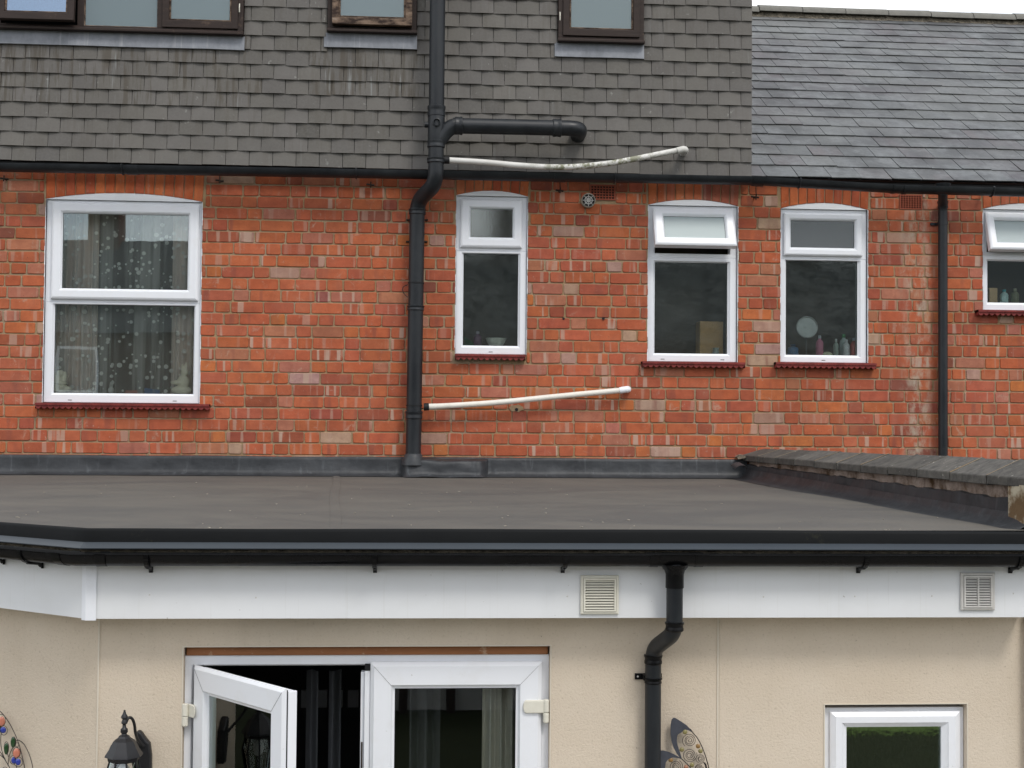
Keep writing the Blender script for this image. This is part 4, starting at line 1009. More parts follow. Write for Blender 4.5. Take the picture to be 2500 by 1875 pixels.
# french doors
YD = YWL+.035
fo = (DO[0]+.001, DO[1]-.001, DO[2], Z(890, 1599, YD))
hx, hz = X(468, 1700, YD), Z(560, 1624, YD)
fi = (X(470, 1700, YD), X(1320, 1700, YD), .05, Z(890, 1625, YD))
mb = MB(); mb.ring(fo, fi, [(0, YD+.07), (0, YD), (.85, YD), (1, YD+.012), (1, YD+.07)]); fd = mb.build('french_door_frame', MAT['upvc'], ext)
fd['label'] = 'white french door frame, left leaf open, right leaf shut'
mb = MB(); mb.box((DO[0]+.006, YD-.01, fo[3]+.001), (DO[1]-.006, YD+.05, DO[3]-.004)); mb.build('timber_packer', MAT['packer'], ext, bevel=.004)
# shut right leaf
rl = (X(903, 1750, YD-.03), X(1323, 1700, YD-.03), .06, Z(1100, 1617, YD-.03)); rg = (X(963, 1750, YD-.03), X(1260, 1750, YD-.03), .3, Z(1100, 1682, YD-.03))
mb = MB(); wd_ = rg[0]-rl[0]; bb = .016/wd_
mb.ring(rl, rg, [(0, YD+.03), (0, YD-.018), (.13, YD-.028), (.15, YD-.030), (1-bb, YD-.030), (1-bb*.9, YD-.026), (1-bb*.5, YD-.014), (1-.01, YD-.012), (1, YD-.012), (1, YD+.03)])
rlf = mb.build('right_door_leaf', MAT['upvc'], fd)
# mitre lines
mb = MB()
for (a, c, sx) in ((rl[0], rg[0], 1), (rl[1], rg[1], -1)):
    A = Vector((a+sx*wd_*.15, YD-.0305, rl[3]-(rl[3]-rg[3])*.15)); B = Vector((c-sx*.014, YD-.0305, rg[3]+.014)); mb.tube([A, B], .0006, 4)
mb.build('mitre_joint', MAT['iron'], fd)
mb = MB(); mb.box((rg[0]-.003, YD-.004, rg[2]-.003), (rg[1]+.003, YD+.002, rg[3]+.003)); mb.build('glass_pane', MAT['door_glass'], fd)
mb = MB(); e = .003; mb.ring((rg[0]+.0005, rg[1]-.0005, rg[2]+.0005, rg[3]-.0005), (rg[0]+e, rg[1]-e, rg[2]+e, rg[3]-e), [(0, YD-.008), (1, YD-.008)]); mb.build('gasket', MAT['rubber'], fd)
mb = MB(); x0_, x1_ = X(889, 1750, YD-.01), rl[0]-.001; mb.box((x0_, YD-.012, .06), (x1_, YD+.03, Z(895, 1637, YD))); mb.box((x0_-.016, YD+.004, .06), (x0_-.001, YD+.05, Z(880, 1641, YD))); mb.build('meeting_stile', MAT['upvc'], fd, bevel=.002)
mb = MB(); mb.box((x0_+.001, YD-.010, Z(895, 1636, YD)), (x1_, YD+.01, Z(895, 1620, YD))); mb.build('stile_cap', MAT['rubber'], fd)
mb = MB(); mb.box((x0_-.012, YD-.001, Z(885, 1875, YD)), (x0_-.006, YD+.006, Z(885, 1812, YD))); mb.build('lock_strip', MAT['iron'], fd)
# open left leaf, hinged on the left
LWD = .675; OA = R(51)
hp = Vector((fi[0]+.004, YD-.030, 0))
def xo(p):
    q = Matrix.Rotation(-OA, 3, 'Z') @ Vector((p.x, p.y, 0)); return Vector((hp.x+q.x, hp.y+q.y, p.z))
lt = Z(475, 1624, YD-.03)
lf = (0, LWD, .06, lt); lgl = (.100, LWD-.100, .3, lt-.112)
mb = MB(); bb = .16
mb.ring(lf, lgl, [(0, .014), (0, .010), (.11, .001), (.13, 0), (1-bb, 0), (1-bb*.9, .004), (1-bb*.4, .016), (1, .018), (1, .055)], xo)
mb.ring((.012, LWD-.012, .064, lt-.012), lgl, [(0, .013), (0, .0545), (1, .0545)], xo)
llf = mb.build('left_door_leaf', MAT['upvc'], fd)
mb = MB()
for s_ in (0, 1):
    A = Vector((.013 if not s_ else LWD-.013, -.0006, lt-.014)); B = Vector((.085 if not s_ else LWD-.085, -.0006, lt-.097)); mb.tube([xo(A), xo(B)], .0006, 4)
mb.build('mitre_joint', MAT['iron'], fd)
mb = MB(); mb.box((lgl[0]-.003, .024, lgl[2]-.003), (lgl[1]+.003, .030, lgl[3]+.003), xo); mb.build('glass_pane', MAT['door_glass'], fd)
mb = MB(); mb.box((LWD-.010, .0145, .06), (LWD-.001, .020, lt-.006), xo); mb.build('door_gasket', MAT['rubber'], fd)
mb = MB(); mb.box((LWD-.011, .0205, .06), (LWD+.002, .060, lt-.012), xo); mb.build('rebate_stile', MAT['upvc'], fd, bevel=.002)
# hinges
def hinge(px0, px1, py0, py1, side, xf=None):
    y = YD-.036; a_, b_ = X(px0, 1740, y), X(px1, 1740, y); z1_, z0_ = Z(px0, py0, y), Z(px0, py1, y); mb = MB()
    kx = b_ if side > 0 else a_
    h = z1_-z0_; w_ = b_-a_
    mb.tube([(kx, y, z1_), (kx, y, z0_+h*.46)], .0125, 16); mb.tube([(kx, y, z0_+h*.44), (kx, y, z0_+.004), (kx, y, z0_)], [.0125, .0125, .006], 16)
    n = 8; xa_, xb_ = (a_, kx-.004) if side > 0 else (kx+.004, b_)
    zc_ = z1_-h*.30; hh = h*.27; P = []
    for k in range(n+1):
        an = math.pi/2+math.pi*k/n if side > 0 else math.pi/2-math.pi*k/n
        cx2 = xa_+.014 if side > 0 else xb_-.014
        P.append((cx2+math.cos(an)*.014, y-.006, zc_+math.sin(an)*hh))
    oth = xb_ if side > 0 else xa_
    P += [(oth, y-.006, zc_-hh), (oth, y-.006, zc_+hh)]
    if xf: P = [xf(Vector(p)) for p in P]
    mb.prism(P, (0, .022, 0))
    return mb.build('hinge', MAT['cream'], fd, bevel=.004)
hinge(1277, 1333, 1708, 1766, 1)
hinge(452, 487, 1718, 1774, -1, lambda p: Vector((fi[0]+(p.x-fi[0])*math.cos(OA)+.0, YD-.036-(p.x-fi[0])*math.sin(OA)-.012, p.z)))

# lower window
YL = YWL+.032
lo_ = (LW[0]+.001, LW[1]-.002, LW[2], Z(2190, 1727, YL)); si = (X(2028, 1800, YL-.02), X(2346, 1800, YL-.02), LW[2]+.02, Z(2190, 1738, YL-.02)); sgl = (X(2069, 1800, YL-.02), X(2301, 1800, YL-.02), LW[2]+.1, Z(2190, 1776, YL-.02))
mb = MB(); mb.ring(lo_, si, [(0, YL+.06), (0, YL), (1, YL), (1, YL+.05)]); kw = mb.build('window', MAT['upvc'], ext); kw['label'] = 'small white window in the cream wall at lower right'
mb = MB(); wdd = sgl[0]-si[0]; mb.ring(si, sgl, [(0, YL+.03), (0, YL-.010), (.27, YL-.022), (.3, YL-.024), (.68, YL-.024), (.72, YL-.020), (.95, YL-.008), (1, YL-.006), (1, YL+.03)]); mb.build('opening_sash', MAT['upvc'], kw)
mb = MB(); mb.box((sgl[0]-.003, YL+.001, sgl[2]-.003), (sgl[1]+.003, YL+.007, sgl[3]+.003)); mb.build('glass_pane', glass('lower_window_glass', .22, bumpsc=30, bstr=.03, rough=.01), kw)
mb = MB()
A = Vector((si[0]+.004, YL-.0125, si[3]-.004)); mb.tube([A, (sgl[0]-.012, YL-.0245, sgl[3]+.012)], .0006, 4); mb.build('mitre_joint', MAT['iron'], kw)
# vents on the fascia
def vent(px0, px1, py0, py1, mat, split):
    y = YF-.002; a, b = X(px0, (py0+py1)/2, y), X(px1, (py0+py1)/2, y); c, d = Z(px0, py1, y), Z(px0, py0, y)
    mb = MB(); fr = .019; i = (a+fr, b-fr, c+fr, d-fr)
    mb.ring((a, b, c, d), i, [(0, y), (0, y-.008), (.2, y-.011), (.5, y-.011), (.55, y-.008), (.65, y-.016), (1, y-.016), (1, y-.001)])
    v = mb.build('vent_grille', MAT[mat], ext)
    mb = MB(); n = 11; h = (i[3]-i[2])/n
    for k in range(n):
        z0 = i[2]+k*h
        mb.prism([(i[0], y-.003, z0+h*.95), (i[0], y-.014, z0+h*.30), (i[0], y-.0155, z0+h*.36), (i[0], y-.005, z0+h*1.0)], (i[1]-i[0], 0, 0))
    if split: mb.box(((a+b)/2-.002, y-.017, i[2]), ((a+b)/2+.002, y-.004, i[3]))
    mb.build('louvres', MAT[mat], v)
    mb = MB(); mb.box((i[0], y-.002, i[2]), (i[1], y-.0005, i[3])); mb.build('dark_backing', MAT['rubber'], v)
    return v
vent(1417, 1510, 1404, 1499, 'cream', False)['label'] = 'square cream vent grille left of the front downpipe'
vent(2344, 2427, 1398, 1489, 'silver', True)['label'] = 'silver grey vent grille with a centre bar at far right'

# front gutter
GR = .050; gz = zf(1349); gp = [(P0.x, P0.y), (P1.x, P1.y), (P2.x+.02, P2.y)]
fg = thing('front_gutter', (0, YF-.07, gz), 'glossy black gutter along the white fascia of the extension', 'gutter')
n = 12; prof = [(.066+math.cos(math.pi*k/n)*GR, gz-math.sin(math.pi*k/n)*GR) for k in range(n+1)]+[(.066+math.cos(math.pi*k/n)*(GR-.003), gz-math.sin(math.pi*k/n)*(GR-.003)) for k in range(n, -1, -1)]
mb = MB(); sweep(mb, gp, prof, closed=True); mb.build('gutter_channel', MAT['gloss'], fg, smooth=35)
def union(P, d, ln, name='gutter_union', r=GR+.005):
    mb = MB(); prof = [(.066+math.cos(math.pi*k/n)*r, gz-math.sin(math.pi*k/n)*r+.003) for k in range(n+1)]+[(.066+math.cos(math.pi*k/n)*(r-.005), gz-math.sin(math.pi*k/n)*(r-.005)+.003) for k in range(n, -1, -1)]
    A = P-d*ln/2; B = P+d*ln/2; sweep(mb, [(A.x, A.y), (B.x, B.y)], prof, closed=True); mb.box(B*0+Vector((0,0,0)), (0,0,0)) if False else None
    return mb.build(name, MAT['gloss'], fg, smooth=35)
ex_ = Vector((1, 0, 0))
def gx(px): return Vector((X(px, 1360, YF-.066), YF, 0))
union(gx(250), ex_, .04); union(gx(1594), ex_, .035); union(gx(1704), ex_, .035); union(gx(1715-50), ex_, .20, 'outlet_body', GR+.003)
union(P1-ex_*0+leftdir*.05, -leftdir, .05)
def fbracket(P, d):
    nn = Vector((d.y, -d.x, 0)).normalized(); mb = MB()
    c = P+nn*.066; pts = []
    for k in range(n+1):
        an = math.pi*k/n; pts.append(c+nn*math.cos(an)*(GR+.004)+Vector((0, 0, gz-math.sin(an)*(GR+.004))))
    low = P+nn*.012+Vector((0, 0, gz-GR-.022))
    # flat strap
    for q0, q1 in zip(pts[:9], pts[1:9]+[None]):
        if q1 is None: break
        mb.prism([q0-d*.009, q0+d*.009, q1+d*.009, q1-d*.009], (q0-(c+Vector((0,0,gz)))).normalized()*.004)
    mb.tube([pts[5], pts[8].lerp(low, .5)+nn*.0, low], .0085, 8); mb.box((P+nn*.0+Vector((0,0,gz-GR-.033)))-d*.008, (P+nn*.008+Vector((0,0,gz-GR-.010)))+d*.008)
    mb.build('gutter_bracket', MAT['gloss'], fg, smooth=40)
for px in (362, 915, 1378, 2107, 2482): fbracket(gx(px), ex_)
for s_ in (.27, .52): fbracket(P1+leftdir*s_, -leftdir)
# front downpipe
ya, yb = YF-.066, YWL-.045
xu, xl2 = X(1647, 1450, ya), X(1594, 1750, yb)
fdp = thing('front_downpipe', (xl2, yb, 0), 'black downpipe with offset bend right of the french doors', 'pipe')
zz1, zz2 = Z(1647, 1545, ya), Z(1600, 1585, yb)
mb = MB(); mb.tube(elbow([(xu, ya, gz-GR+.01), (xu, ya, zz1), (xl2, yb, zz2), (xl2, yb, .05)], .05, 10), .034, 28); mb.build('pipe_run', MAT['black'], fdp, smooth=50)
mb = MB(); mb.lathe((xu, ya, gz-GR-.012), [(.0375, -.075), (.0375, -.02), (.042, -.004), (.055, .012), (.058, .02)], 24); mb.build('gutter_outlet', MAT['gloss'], fdp, smooth=50)
collar(xu, ya, Z(1647, 1529, ya), .0375, .034, fdp, 'gloss'); collar(xl2, yb, Z(1596, 1609, yb), .0375, .036, fdp, 'gloss'); collar(xl2, yb, Z(1596, 1661, yb), .0365, .022, fdp, 'gloss')
zz = Z(1596, 1655, yb); mb = MB(); mb.box((xl2-.072, YWL-.012, zz-.013), (xl2-.02, YWL-.003, zz+.013)); mb.box((xl2+.02, YWL-.012, zz-.013), (xl2+.044, YWL-.003, zz+.013)); mb.box((xl2-.040, YWL-.045, zz-.012), (xl2-.034, YWL-.003, zz+.012)); br = mb.build('pipe_bracket', MAT['gloss'], fdp, bevel=.002)
mb = MB(); mb.lathe((xl2-.060, YWL-.012, zz), [(.004, 0), (.004, .002)], 10, (0, -1, 0)); mb.build('screw', MAT['silver'], br)

# ---------------------------------------------------------------- parapet wall with coping
zc0 = Z(1803, 1124, 0)
def par_x(Y): return parapet_x(Y)+.045
YE = YF+.12
pA = Vector((par_x(0), 0, 0)); pB = Vector((par_x(YE), YE, 0))
par = thing('parapet_wall', (par_x(-2), -2, ZRB), 'low parapet wall with dark saddle coping at the right edge of the flat roof', 'wall')
zcf = on_plane(2480, 1186, Vector((par_x(YE), 0, 0)), Vector((1, 0, 0))).z
pd = (pB-pA).normalized(); pn = Vector((-pd.y, pd.x, 0));  pn = pn if pn.x > 0 else -pn
def pp(t, off, z): q = pA.lerp(pB, t)+pn*off; return Vector((q.x, q.y, z))
mb = MB(); 
def pf(u, v):
    z = ZRB-.1+(zc0+(zcf-zc0)*u-.002-(ZRB-.1))*v; q = pp(u, .0, z); return q+pn*(noise.noise(q*11)*.010+noise.noise(q*40)*.004)
mb.grid(150, 16, pf)
A = pp(0, 0, 0); mb.poly([pp(1, 0, 0), pp(1, .24, 0), pp(1, .24, zcf), pp(1, 0, zcf)]); mb.poly([pp(0, .24, 0), pp(1, .24, 0), pp(1, .24, zcf), pp(0, .24, zc0)])
pw = mb.build('brick_core', MAT['parapet'], par, smooth=50)
mb = MB()
def pu(u, v):
    zt_ = zc0+(zcf-zc0)*u-(.028+.03*u)+noise.noise(Vector((u*26, 0, 0)))*.010+noise.noise(Vector((u*90, 3, 0)))*.004
    zr = ZRB+(ZRF-.012-ZRB)*u
    prof = [(.16, zr+.001), (.09, zr+.008), (.05, zr+.03), (.034, zr+.07), (.024, (zr+zt_)/2), (.020, zt_-.004), (.0, zt_)]
    k = v*(len(prof)-1); i = min(int(k), len(prof)-2); f = k-i
    d = prof[i][0]*(1-f)+prof[i+1][0]*f; z = prof[i][1]*(1-f)+prof[i+1][1]*f
    return pp(u, -d+noise.noise(Vector((u*30, z*12, 8)))*.008, z)
mb.grid(150, 12, pu); mb.build('membrane_upstand', MAT['upstand'], par, smooth=60)
zr0, zr1 = Z(1845, 1096, 0), on_plane(2500, 1123, pp(1, .13, 0), pn).z
m_ = NT('crumbling_cream_render'); co_ = m_.coord(); f_ = m_.noise(6, 6, co_, .7); MAT['stub'] = m_.pbr(m_.mix(m_.ramp(f_, [(.45, 0), (.58, 1)]), (.15, .095, .05), (.45, .40, .30)), .9, m_.bump(f_, .8, .02), .2)
random.seed(4); N_ = 11
for k in range(N_):
    t0, t1 = k/N_+.0012, (k+1)/N_-.0012; mb = MB(); s = random.uniform(.8, 1.2); mb.cur = (s, s, s, 1); dz = random.uniform(-.003, .003)
    q = []
    for t in (t0, t1):
        ze = zc0+(zcf-zc0)*t+dz; zr_ = zr0+(zr1-zr0)*t+dz
        q.append([pp(t, -.045, ze), pp(t, -.045, ze+.040), pp(t, .12, zr_+.004), pp(t, .285, ze+.040), pp(t, .285, ze), pp(t, .0, ze+.002)])
    a = mb.pts(q[0]); b = mb.pts(q[1]); m = 6
    for i in range(m): mb.face((a+i, a+(i+1) % m, b+(i+1) % m, b+i))
    mb.face([a+i for i in range(m)]); mb.face([b+i for i in range(m)][::-1])
    mb.build('coping_stone', MAT['coping'], par, bevel=.003)
mb = MB()
def jb(u, v): 
    t = 0; return None
for k in range(1, N_):
    t = k/N_; ze = zc0+(zcf-zc0)*t; zr_ = zr0+(zr1-zr0)*t
    for o0, z0_, o1, z1_ in ((-.043, ze+.028, .12, zr_-.0018),):
        mb.poly([pp(t-.0012, o0-.004, z0_+.014), pp(t+.0014, o0-.004, z0_+.014), pp(t+.0014, o1, z1_+.009), pp(t-.0012, o1, z1_+.009)]); mb.poly([pp(t-.0014, o0, z0_), pp(t+.0014, o0, z0_), pp(t+.0014, o0, ze+.002), pp(t-.0014, o0, ze+.002)])
mb.build('coping_joints', MAT['mortar'], par)
# mortar fillet where the coping meets the house, and lead lip
mb = MB()
def mf(u, v): q = Vector((par_x(0)-.10+.30*u, -.005-.10*v*(1-u*.6), zc0+.035+.045*u-.02*v+.10*(0)*(1-v))); return q+Vector((0, 0, noise.noise(q*25)*.018))
mb.grid(14, 6, mf); mb.build('mortar_fillet', MAT['bed'], par, smooth=60)
mb = MB(); 
def lip(u, v):
    an = u*math.pi; c = at(1797, 1138, -.10); return c+Vector((math.cos(an)*-.045+.01*v, -.02-.10*v+.03*math.sin(an)*-1, math.sin(an)*.030-.02*v+.004*noise.noise(Vector((u*6, v*4, 0)))))
mb.grid(12, 6, lip); mb.build('lead_lip', MAT['upstand'], par, smooth=60)
# stub of party wall at the near end of the parapet
mb = MB(); a = pp(1, 0, 0)
def st(u, v): z = 1.0+(zcf+.01-1.0)*v; q = Vector((par_x(YE)-.05+.4*u, YE-.012, z)); return q+Vector((0, noise.noise(q*20)*.012, 0))
mb.grid(16, 60, st); mb.poly([st(0, 0), st(0, 1), st(0, 1)+Vector((0, .2, 0)), st(0, 0)+Vector((0, .2, 0))]); mb.build('party_wall_stub', MAT['stub'], par, smooth=50)

# ================================================================ THINGS BY AND IN THE WINDOWS
def solo(mb, name, mat, label, cat, loc, smooth=50, group=None, bevel=None):
    o = mb.build(name, mat, smooth=smooth, loc=loc, bevel=bevel); return tag(o, label, cat, group)
def blob(name, parts, mat, label, cat, loc, vox=.004):
    mb = MB()
    for c, r in parts: mb.ball(Vector(c), r, 14, 8)
    o = solo(mb, name, mat, label, cat, loc)
    md = o.modifiers.new('remesh', 'REMESH'); md.mode = 'VOXEL'; md.voxel_size = vox; md.use_smooth_shade = True
    sm = o.modifiers.new('smooth', 'SMOOTH'); sm.iterations = 4
    return o
W1, W2, W3, W4, W5 = WIN
YI = .18
# net curtain, hearts read as pale spots
m = NT('spotted_net'); co = m.coord()
mpv = m.mapping(co, (1, .01, 1)); vo = m.n('ShaderNodeTexVoronoi', Vector=mpv, Scale=24.0, Randomness=.85)
col = vo.outputs['Color']; sepc = m.n('ShaderNodeSeparateColor', Color=col)
sz = m.math('ADD', m.math('MULTIPLY', sepc.outputs[0], .26), .16)
spot = m.math('LESS_THAN', vo.outputs['Distance'], sz)
op = m.math('ADD', m.math('MULTIPLY', spot, .55), m.ramp(m.noise(1, 2, m.mapping(co, (16, 0, .5))), [(.42, .12), (.6, .42)]))
df = m.n('ShaderNodeBsdfDiffuse', Color=(.92, .92, .86, 1)); tr = m.n('ShaderNodeBsdfTransparent')
ms = m.n('ShaderNodeMixShader', i0=op, i1=tr.outputs[0], i2=df.outputs[0]); m.t.links.new(ms.outputs[0], m.o.inputs[0]); MAT['net'] = m.m
m = NT('beige_drape'); co = m.coord(); f = m.noise(4, 4, m.mapping(co, (9, 1, .4))); MAT['drape'] = m.pbr(m.mix(f, (.66, .54, .46), (.92, .80, .70)), .9, None, .1)
a, b, c, d = W1['O']
def folds(x0, x1, z0, z1, y, amp, per, seed, nx=180):
    mb = MB()
    def fn(u, v):
        x = x0+(x1-x0)*u; return Vector((x, y+amp*math.sin(x/per*6.283+2*noise.noise(Vector((x*3, seed, v*.6))))*(1.1-.3*v), z0+(z1-z0)*v))
    mb.grid(nx, 6, fn); return mb
solo(folds(a+.02, b-.02, c+.06, d-.02, .155, .010, .085, 1), 'net_curtain', MAT['net'], 'sheer net curtain with pale heart spots in the largest window', 'curtain', ((a+b)/2, .155, c), 60)
solo(folds(a-.02, X(240, 700, .2), c+.05, d-.02, .20, .015, .06, 2), 'drape', MAT['drape'], 'beige drape at the left side of the largest window', 'curtain', (a+.1, .3, c), 60, 'drapes in the largest window')
solo(folds(X(420, 700, .2), b+.02, c+.05, d-.02, .20, .015, .06, 5), 'drape', MAT['drape'], 'beige drape at the right side of the largest window', 'curtain', (b-.1, .3, c), 60, 'drapes in the largest window')
MAT['figure'] = simple('cream_ceramic', (.88, .82, .66), .6)
zs = W1['LG'][2]
p = at(150, 955, .13); p.z = zs
blob('figurine', [((p.x, 0.100, zs+.035), (.06, .04, .035)), ((p.x-.005, 0.100, zs+.10), (.042, .035, .045)), ((p.x+.0, 0.090, zs+.135), (.032, .03, .032)), ((p.x+.035, 0.085, zs+.115), (.014, .014, .042)), ((p.x+.02, 0.070, zs+.07), (.035, .016, .014)), ((p.x+.055, 0.085, zs+.03), (.03, .02, .02))], MAT['figure'], 'cream seated figurine at the left of the largest window sill', 'figurine', (p.x, 0.100, zs))
p = at(445, 955, .13); p.z = zs
blob('figurine', [((p.x, 0.100, zs+.03), (.075, .04, .032)), ((p.x+.01, 0.100, zs+.09), (.045, .035, .05)), ((p.x+.02, 0.095, zs+.16), (.028, .026, .032)), ((p.x-.03, 0.080, zs+.085), (.05, .018, .016)), ((p.x+.03, 0.090, zs+.20), (.010, .01, .035)), ((p.x+.005, 0.090, zs+.195), (.010, .01, .03))], MAT['figure'], 'cream figurine with raised ears at the right of the largest sill', 'figurine', (p.x, 0.100, zs))
p = at(322, 955, .17); mb = MB(); mb.box((p.x-.045, .14, zs), (p.x+.045, .22, zs+.012)); mb.box((p.x-.04, .145, zs+.0125), (p.x+.04, .215, zs+.026)); solo(mb, 'book_stack', simple('book_covers', (.42, .20, .17), .5), 'small pile of books lying in the middle of the largest sill', 'books', (p.x, .17, zs), None)
p = at(372, 955, .17); mb = MB(); mb.prism([(p.x-.05, .14, zs), (p.x+.05, .15, zs), (p.x+.055, .15, zs+.03), (p.x-.05, .14, zs+.045)], (0, .03, 0)); solo(mb, 'open_booklet', simple('blue_paper', (.13, .2, .33), .6), 'blue booklet leaning on the largest sill beside the books', 'booklet', (p.x, .16, zs), None)
p = at(272, 955, .15); blob('ornament', [((p.x, .14, zs+.025), (.022, .02, .026)), ((p.x, .14, zs+.06), (.014, .014, .02)), ((p.x+.01, .14, zs+.085), (.006, .006, .016))], simple('white_china', (.6, .6, .56), .3), 'little white rabbit shaped ornament near the books in the largest window', 'ornament', (p.x, .14, zs), .003)
# narrow window
zs = W2['LG'][2]; p = at(1211, 840, .14)
mb = MB(); mb.lathe((p.x, .15, zs), [(.03, 0), (.05, .01), (.068, .035), (.078, .062), (.074, .062), (.06, .03)], 24); solo(mb, 'bowl', simple('white_bowl', (.85, .85, .75), .4), 'white bowl standing inside the narrow window', 'bowl', (p.x, .15, zs))
def bottle(px, zs, w_, h, c, label, cap=(.7, .7, .7), y=.14, name='bottle', grp='toiletries behind the bathroom window'):
    w_ *= 1.15; p = at(px, 850, y); t = thing(name, (p.x, y, zs), label, 'bottle', grp); mb = MB()
    mb.lathe((p.x, y, zs), [(w_*.9, 0), (w_, .006), (w_, h*.62), (w_*.8, h*.72), (w_*.38, h*.80), (w_*.36, h*.84)], 18); mb.build('bottle_body', simple('bottle_plastic', c, .3, .5), t, smooth=45)
    mb = MB(); mb.lathe((p.x, y, zs), [(w_*.45, h*.84), (w_*.45, h*.98), (w_*.36, h)], 14); mb.build('cap', simple('cap_plastic', cap, .4), t, smooth=45); return t
bottle(1166, W2['LG'][2], .026, .11, (.16, .07, .13), 'dim purple bottle left of the bowl in the narrow window', (.5, .45, .5), grp='toiletries in the narrow window')
p = at(1143, 835, .14); mb = MB(); mb.prism([(p.x-.03, .13, zs), (p.x+.05, .13, zs), (p.x+.03, .13, zs+.03), (p.x-.03, .13, zs+.075)], (0, .02, 0)); solo(mb, 'green_cloth', simple('green_towel', (.05, .13, .07), .9), 'folded dark green cloth in the corner of the narrow window', 'cloth', (p.x, .14, zs), None)
# cardboard box window
zs = W3['LG'][2]; xa, xb = X(1708, 820, .16), X(1765, 820, .16); zt = Z(1740, 785, .16)
mb = MB(); mb.box((xa, .15, zs), (xb, .30, zt)); solo(mb, 'cardboard_box', simple('cardboard', (.62, .38, .17), .8), 'brown cardboard box standing inside the window with the open top light', 'box', (xa, .2, zs), None, bevel=.004)
p = at(1748, 855, .11); mb = MB(); mb.lathe((p.x, .115, zs), [(.02, 0), (.026, .01), (.022, .035), (.026, .05), (.02, .05)], 16); solo(mb, 'cup', simple('pale_cup', (.4, .45, .42), .4), 'small pale cup in front of the cardboard box', 'cup', (p.x, .115, zs))
# mirror window
zs = W4['LG'][2]; p = at(1971, 799, .14)
mir = thing('shaving_mirror', (p.x, .15, zs), 'round shaving mirror on a stand in the bathroom window', 'mirror')
mb = MB(); mb.lathe((p.x, .15, p.z), [(.078, 0), (.078, .004), (.072, .005)], 32, (0, -1, .12)); mb.build('mirror_back', simple('mirror_face', (.72, .74, .72), .5), mir, smooth=40)
mb = MB(); mb.tube([p+Vector((math.cos(t*math.pi/16)*.079, .01, math.sin(t*math.pi/16)*.079)) for t in range(33)], .005, 8, False); mb.build('rim', simple('rim_metal', (.5, .5, .48), .3, .5, .6), mir, smooth=50)
mb = MB(); mb.tube([(p.x-.005, .15, p.z-.075), (p.x-.005, .15, zs+.004)], .006, 8); mb.lathe((p.x, .15, zs), [(.05, 0), (.045, .006), (.01, .012)], 20); mb.build('stand', simple('stand_metal', (.16, .16, .16), .4, .5, .5), mir, smooth=50)
bottle(1936, zs, .036, .085, (.10, .22, .4), 'squat dark blue bottle left of the round mirror', (.05, .1, .2))
bottle(2001, zs, .024, .155, (.75, .25, .38), 'tall bottle with pink label just right of the round mirror', (.55, .57, .62))
p = at(2020, 860, .12); mb = MB(); mb.ball((p.x, .12, zs+.004), (.042, .03, .028)); solo(mb, 'sponge', simple('yellow_sponge', (.85, .85, .6), .8), 'pale yellow sponge low between the pink and clear bottles', 'sponge', (p.x, .12, zs))
bottle(2041, zs, .017, .13, (.4, .48, .42), 'slim clear bottle with white cap right of the sponge', (.7, .72, .7))
bottle(2060, zs, .028, .17, (.6, .72, .7), 'pale bottle with bright green cap behind the clear one', (.03, .30, .08), y=.19)
bottle(2066, zs, .022, .125, (.85, .88, .9), 'white bottle with a dark band in front of the green capped one', (.75, .76, .78), y=.12)
bottle(2084, zs, .022, .14, (.7, .14, .14), 'red and blue bottle against the right side of the bathroom window', (.55, .62, .72))
# far right window
zs = W5['LG'][2]; xa, xb = X(2414, 700, .14), X(2434, 700, .14); mb = MB(); mb.box((xa, .13, zs), (xb, .19, zs+.12)); solo(mb, 'tan_carton', simple('tan_card', (.7, .5, .28), .7), 'tan carton in the corner of the window at the right edge', 'carton', (xa, .14, zs), None, bevel=.003)
bottle(2452, zs, .026, .11, (.6, .85, .82), 'teal and white tub beside the tan carton', (.05, .35, .38), grp='toiletries in the far right window')
bottle(2478, zs, .026, .12, (.20, .21, .12), 'dull olive bottle at the right edge of the photo', (.3, .3, .2), grp='toiletries in the far right window')

# behind the french doors
m = NT('striped_blind'); MAT['blind'] = m.pbr(m.mix(m.noise(3, 3, m.mapping(m.coord(), (30, 1, .2))), (.45, .43, .37), (.92, .89, .80)), .8, None, .1)
xa, xb = X(1178, 1780, YD+.12), X(1262, 1780, YD+.12)
solo(folds(xa, xb, .1, Z(1200, 1640, YD+.1), YD+.16, .03, .045, 3, 120), 'door_curtain', MAT['blind'], 'cream pleated curtain gathered behind the right door glass', 'curtain', (xa, YD+.16, .1), 60)
MAT['grey_cloth'] = simple('grey_voile', (.10, .105, .115), .9)
for (pa, pb, lb) in ((1000, 1075, 'dark grey curtain hanging behind the middle of the right door glass'), (745, 775, 'dim narrow grey curtain in the open doorway, nearer the open leaf'), (800, 830, 'dim narrow grey curtain in the open doorway, nearer the shut leaf')):
    xa, xb = X(pa, 1780, YD+.5), X(pb, 1780, YD+.5); solo(folds(xa, xb, .1, Z(1000, 1640, YD+.5), YD+.55, .03, .07, pa, 60), 'grey_curtain', MAT['grey_cloth'], lb, 'curtain', (xa, YD+.55, .1), 60)
mb = MB(); zz = Z(700, 1700, YD+1.4)
for q in range(4): mb.box((X(735+q*38, 1700, YD+1.4), YD+1.4, zz-.06), (X(735+q*38, 1700, YD+1.4)+.055, YD+1.43, zz+.03))
solo(mb, 'picture_row', simple('dim_prints', (.16, .16, .17), .7), 'row of faint framed pictures deep inside the dark doorway', 'pictures', (X(735, 1700, YD+1.4), YD+1.4, zz), None)

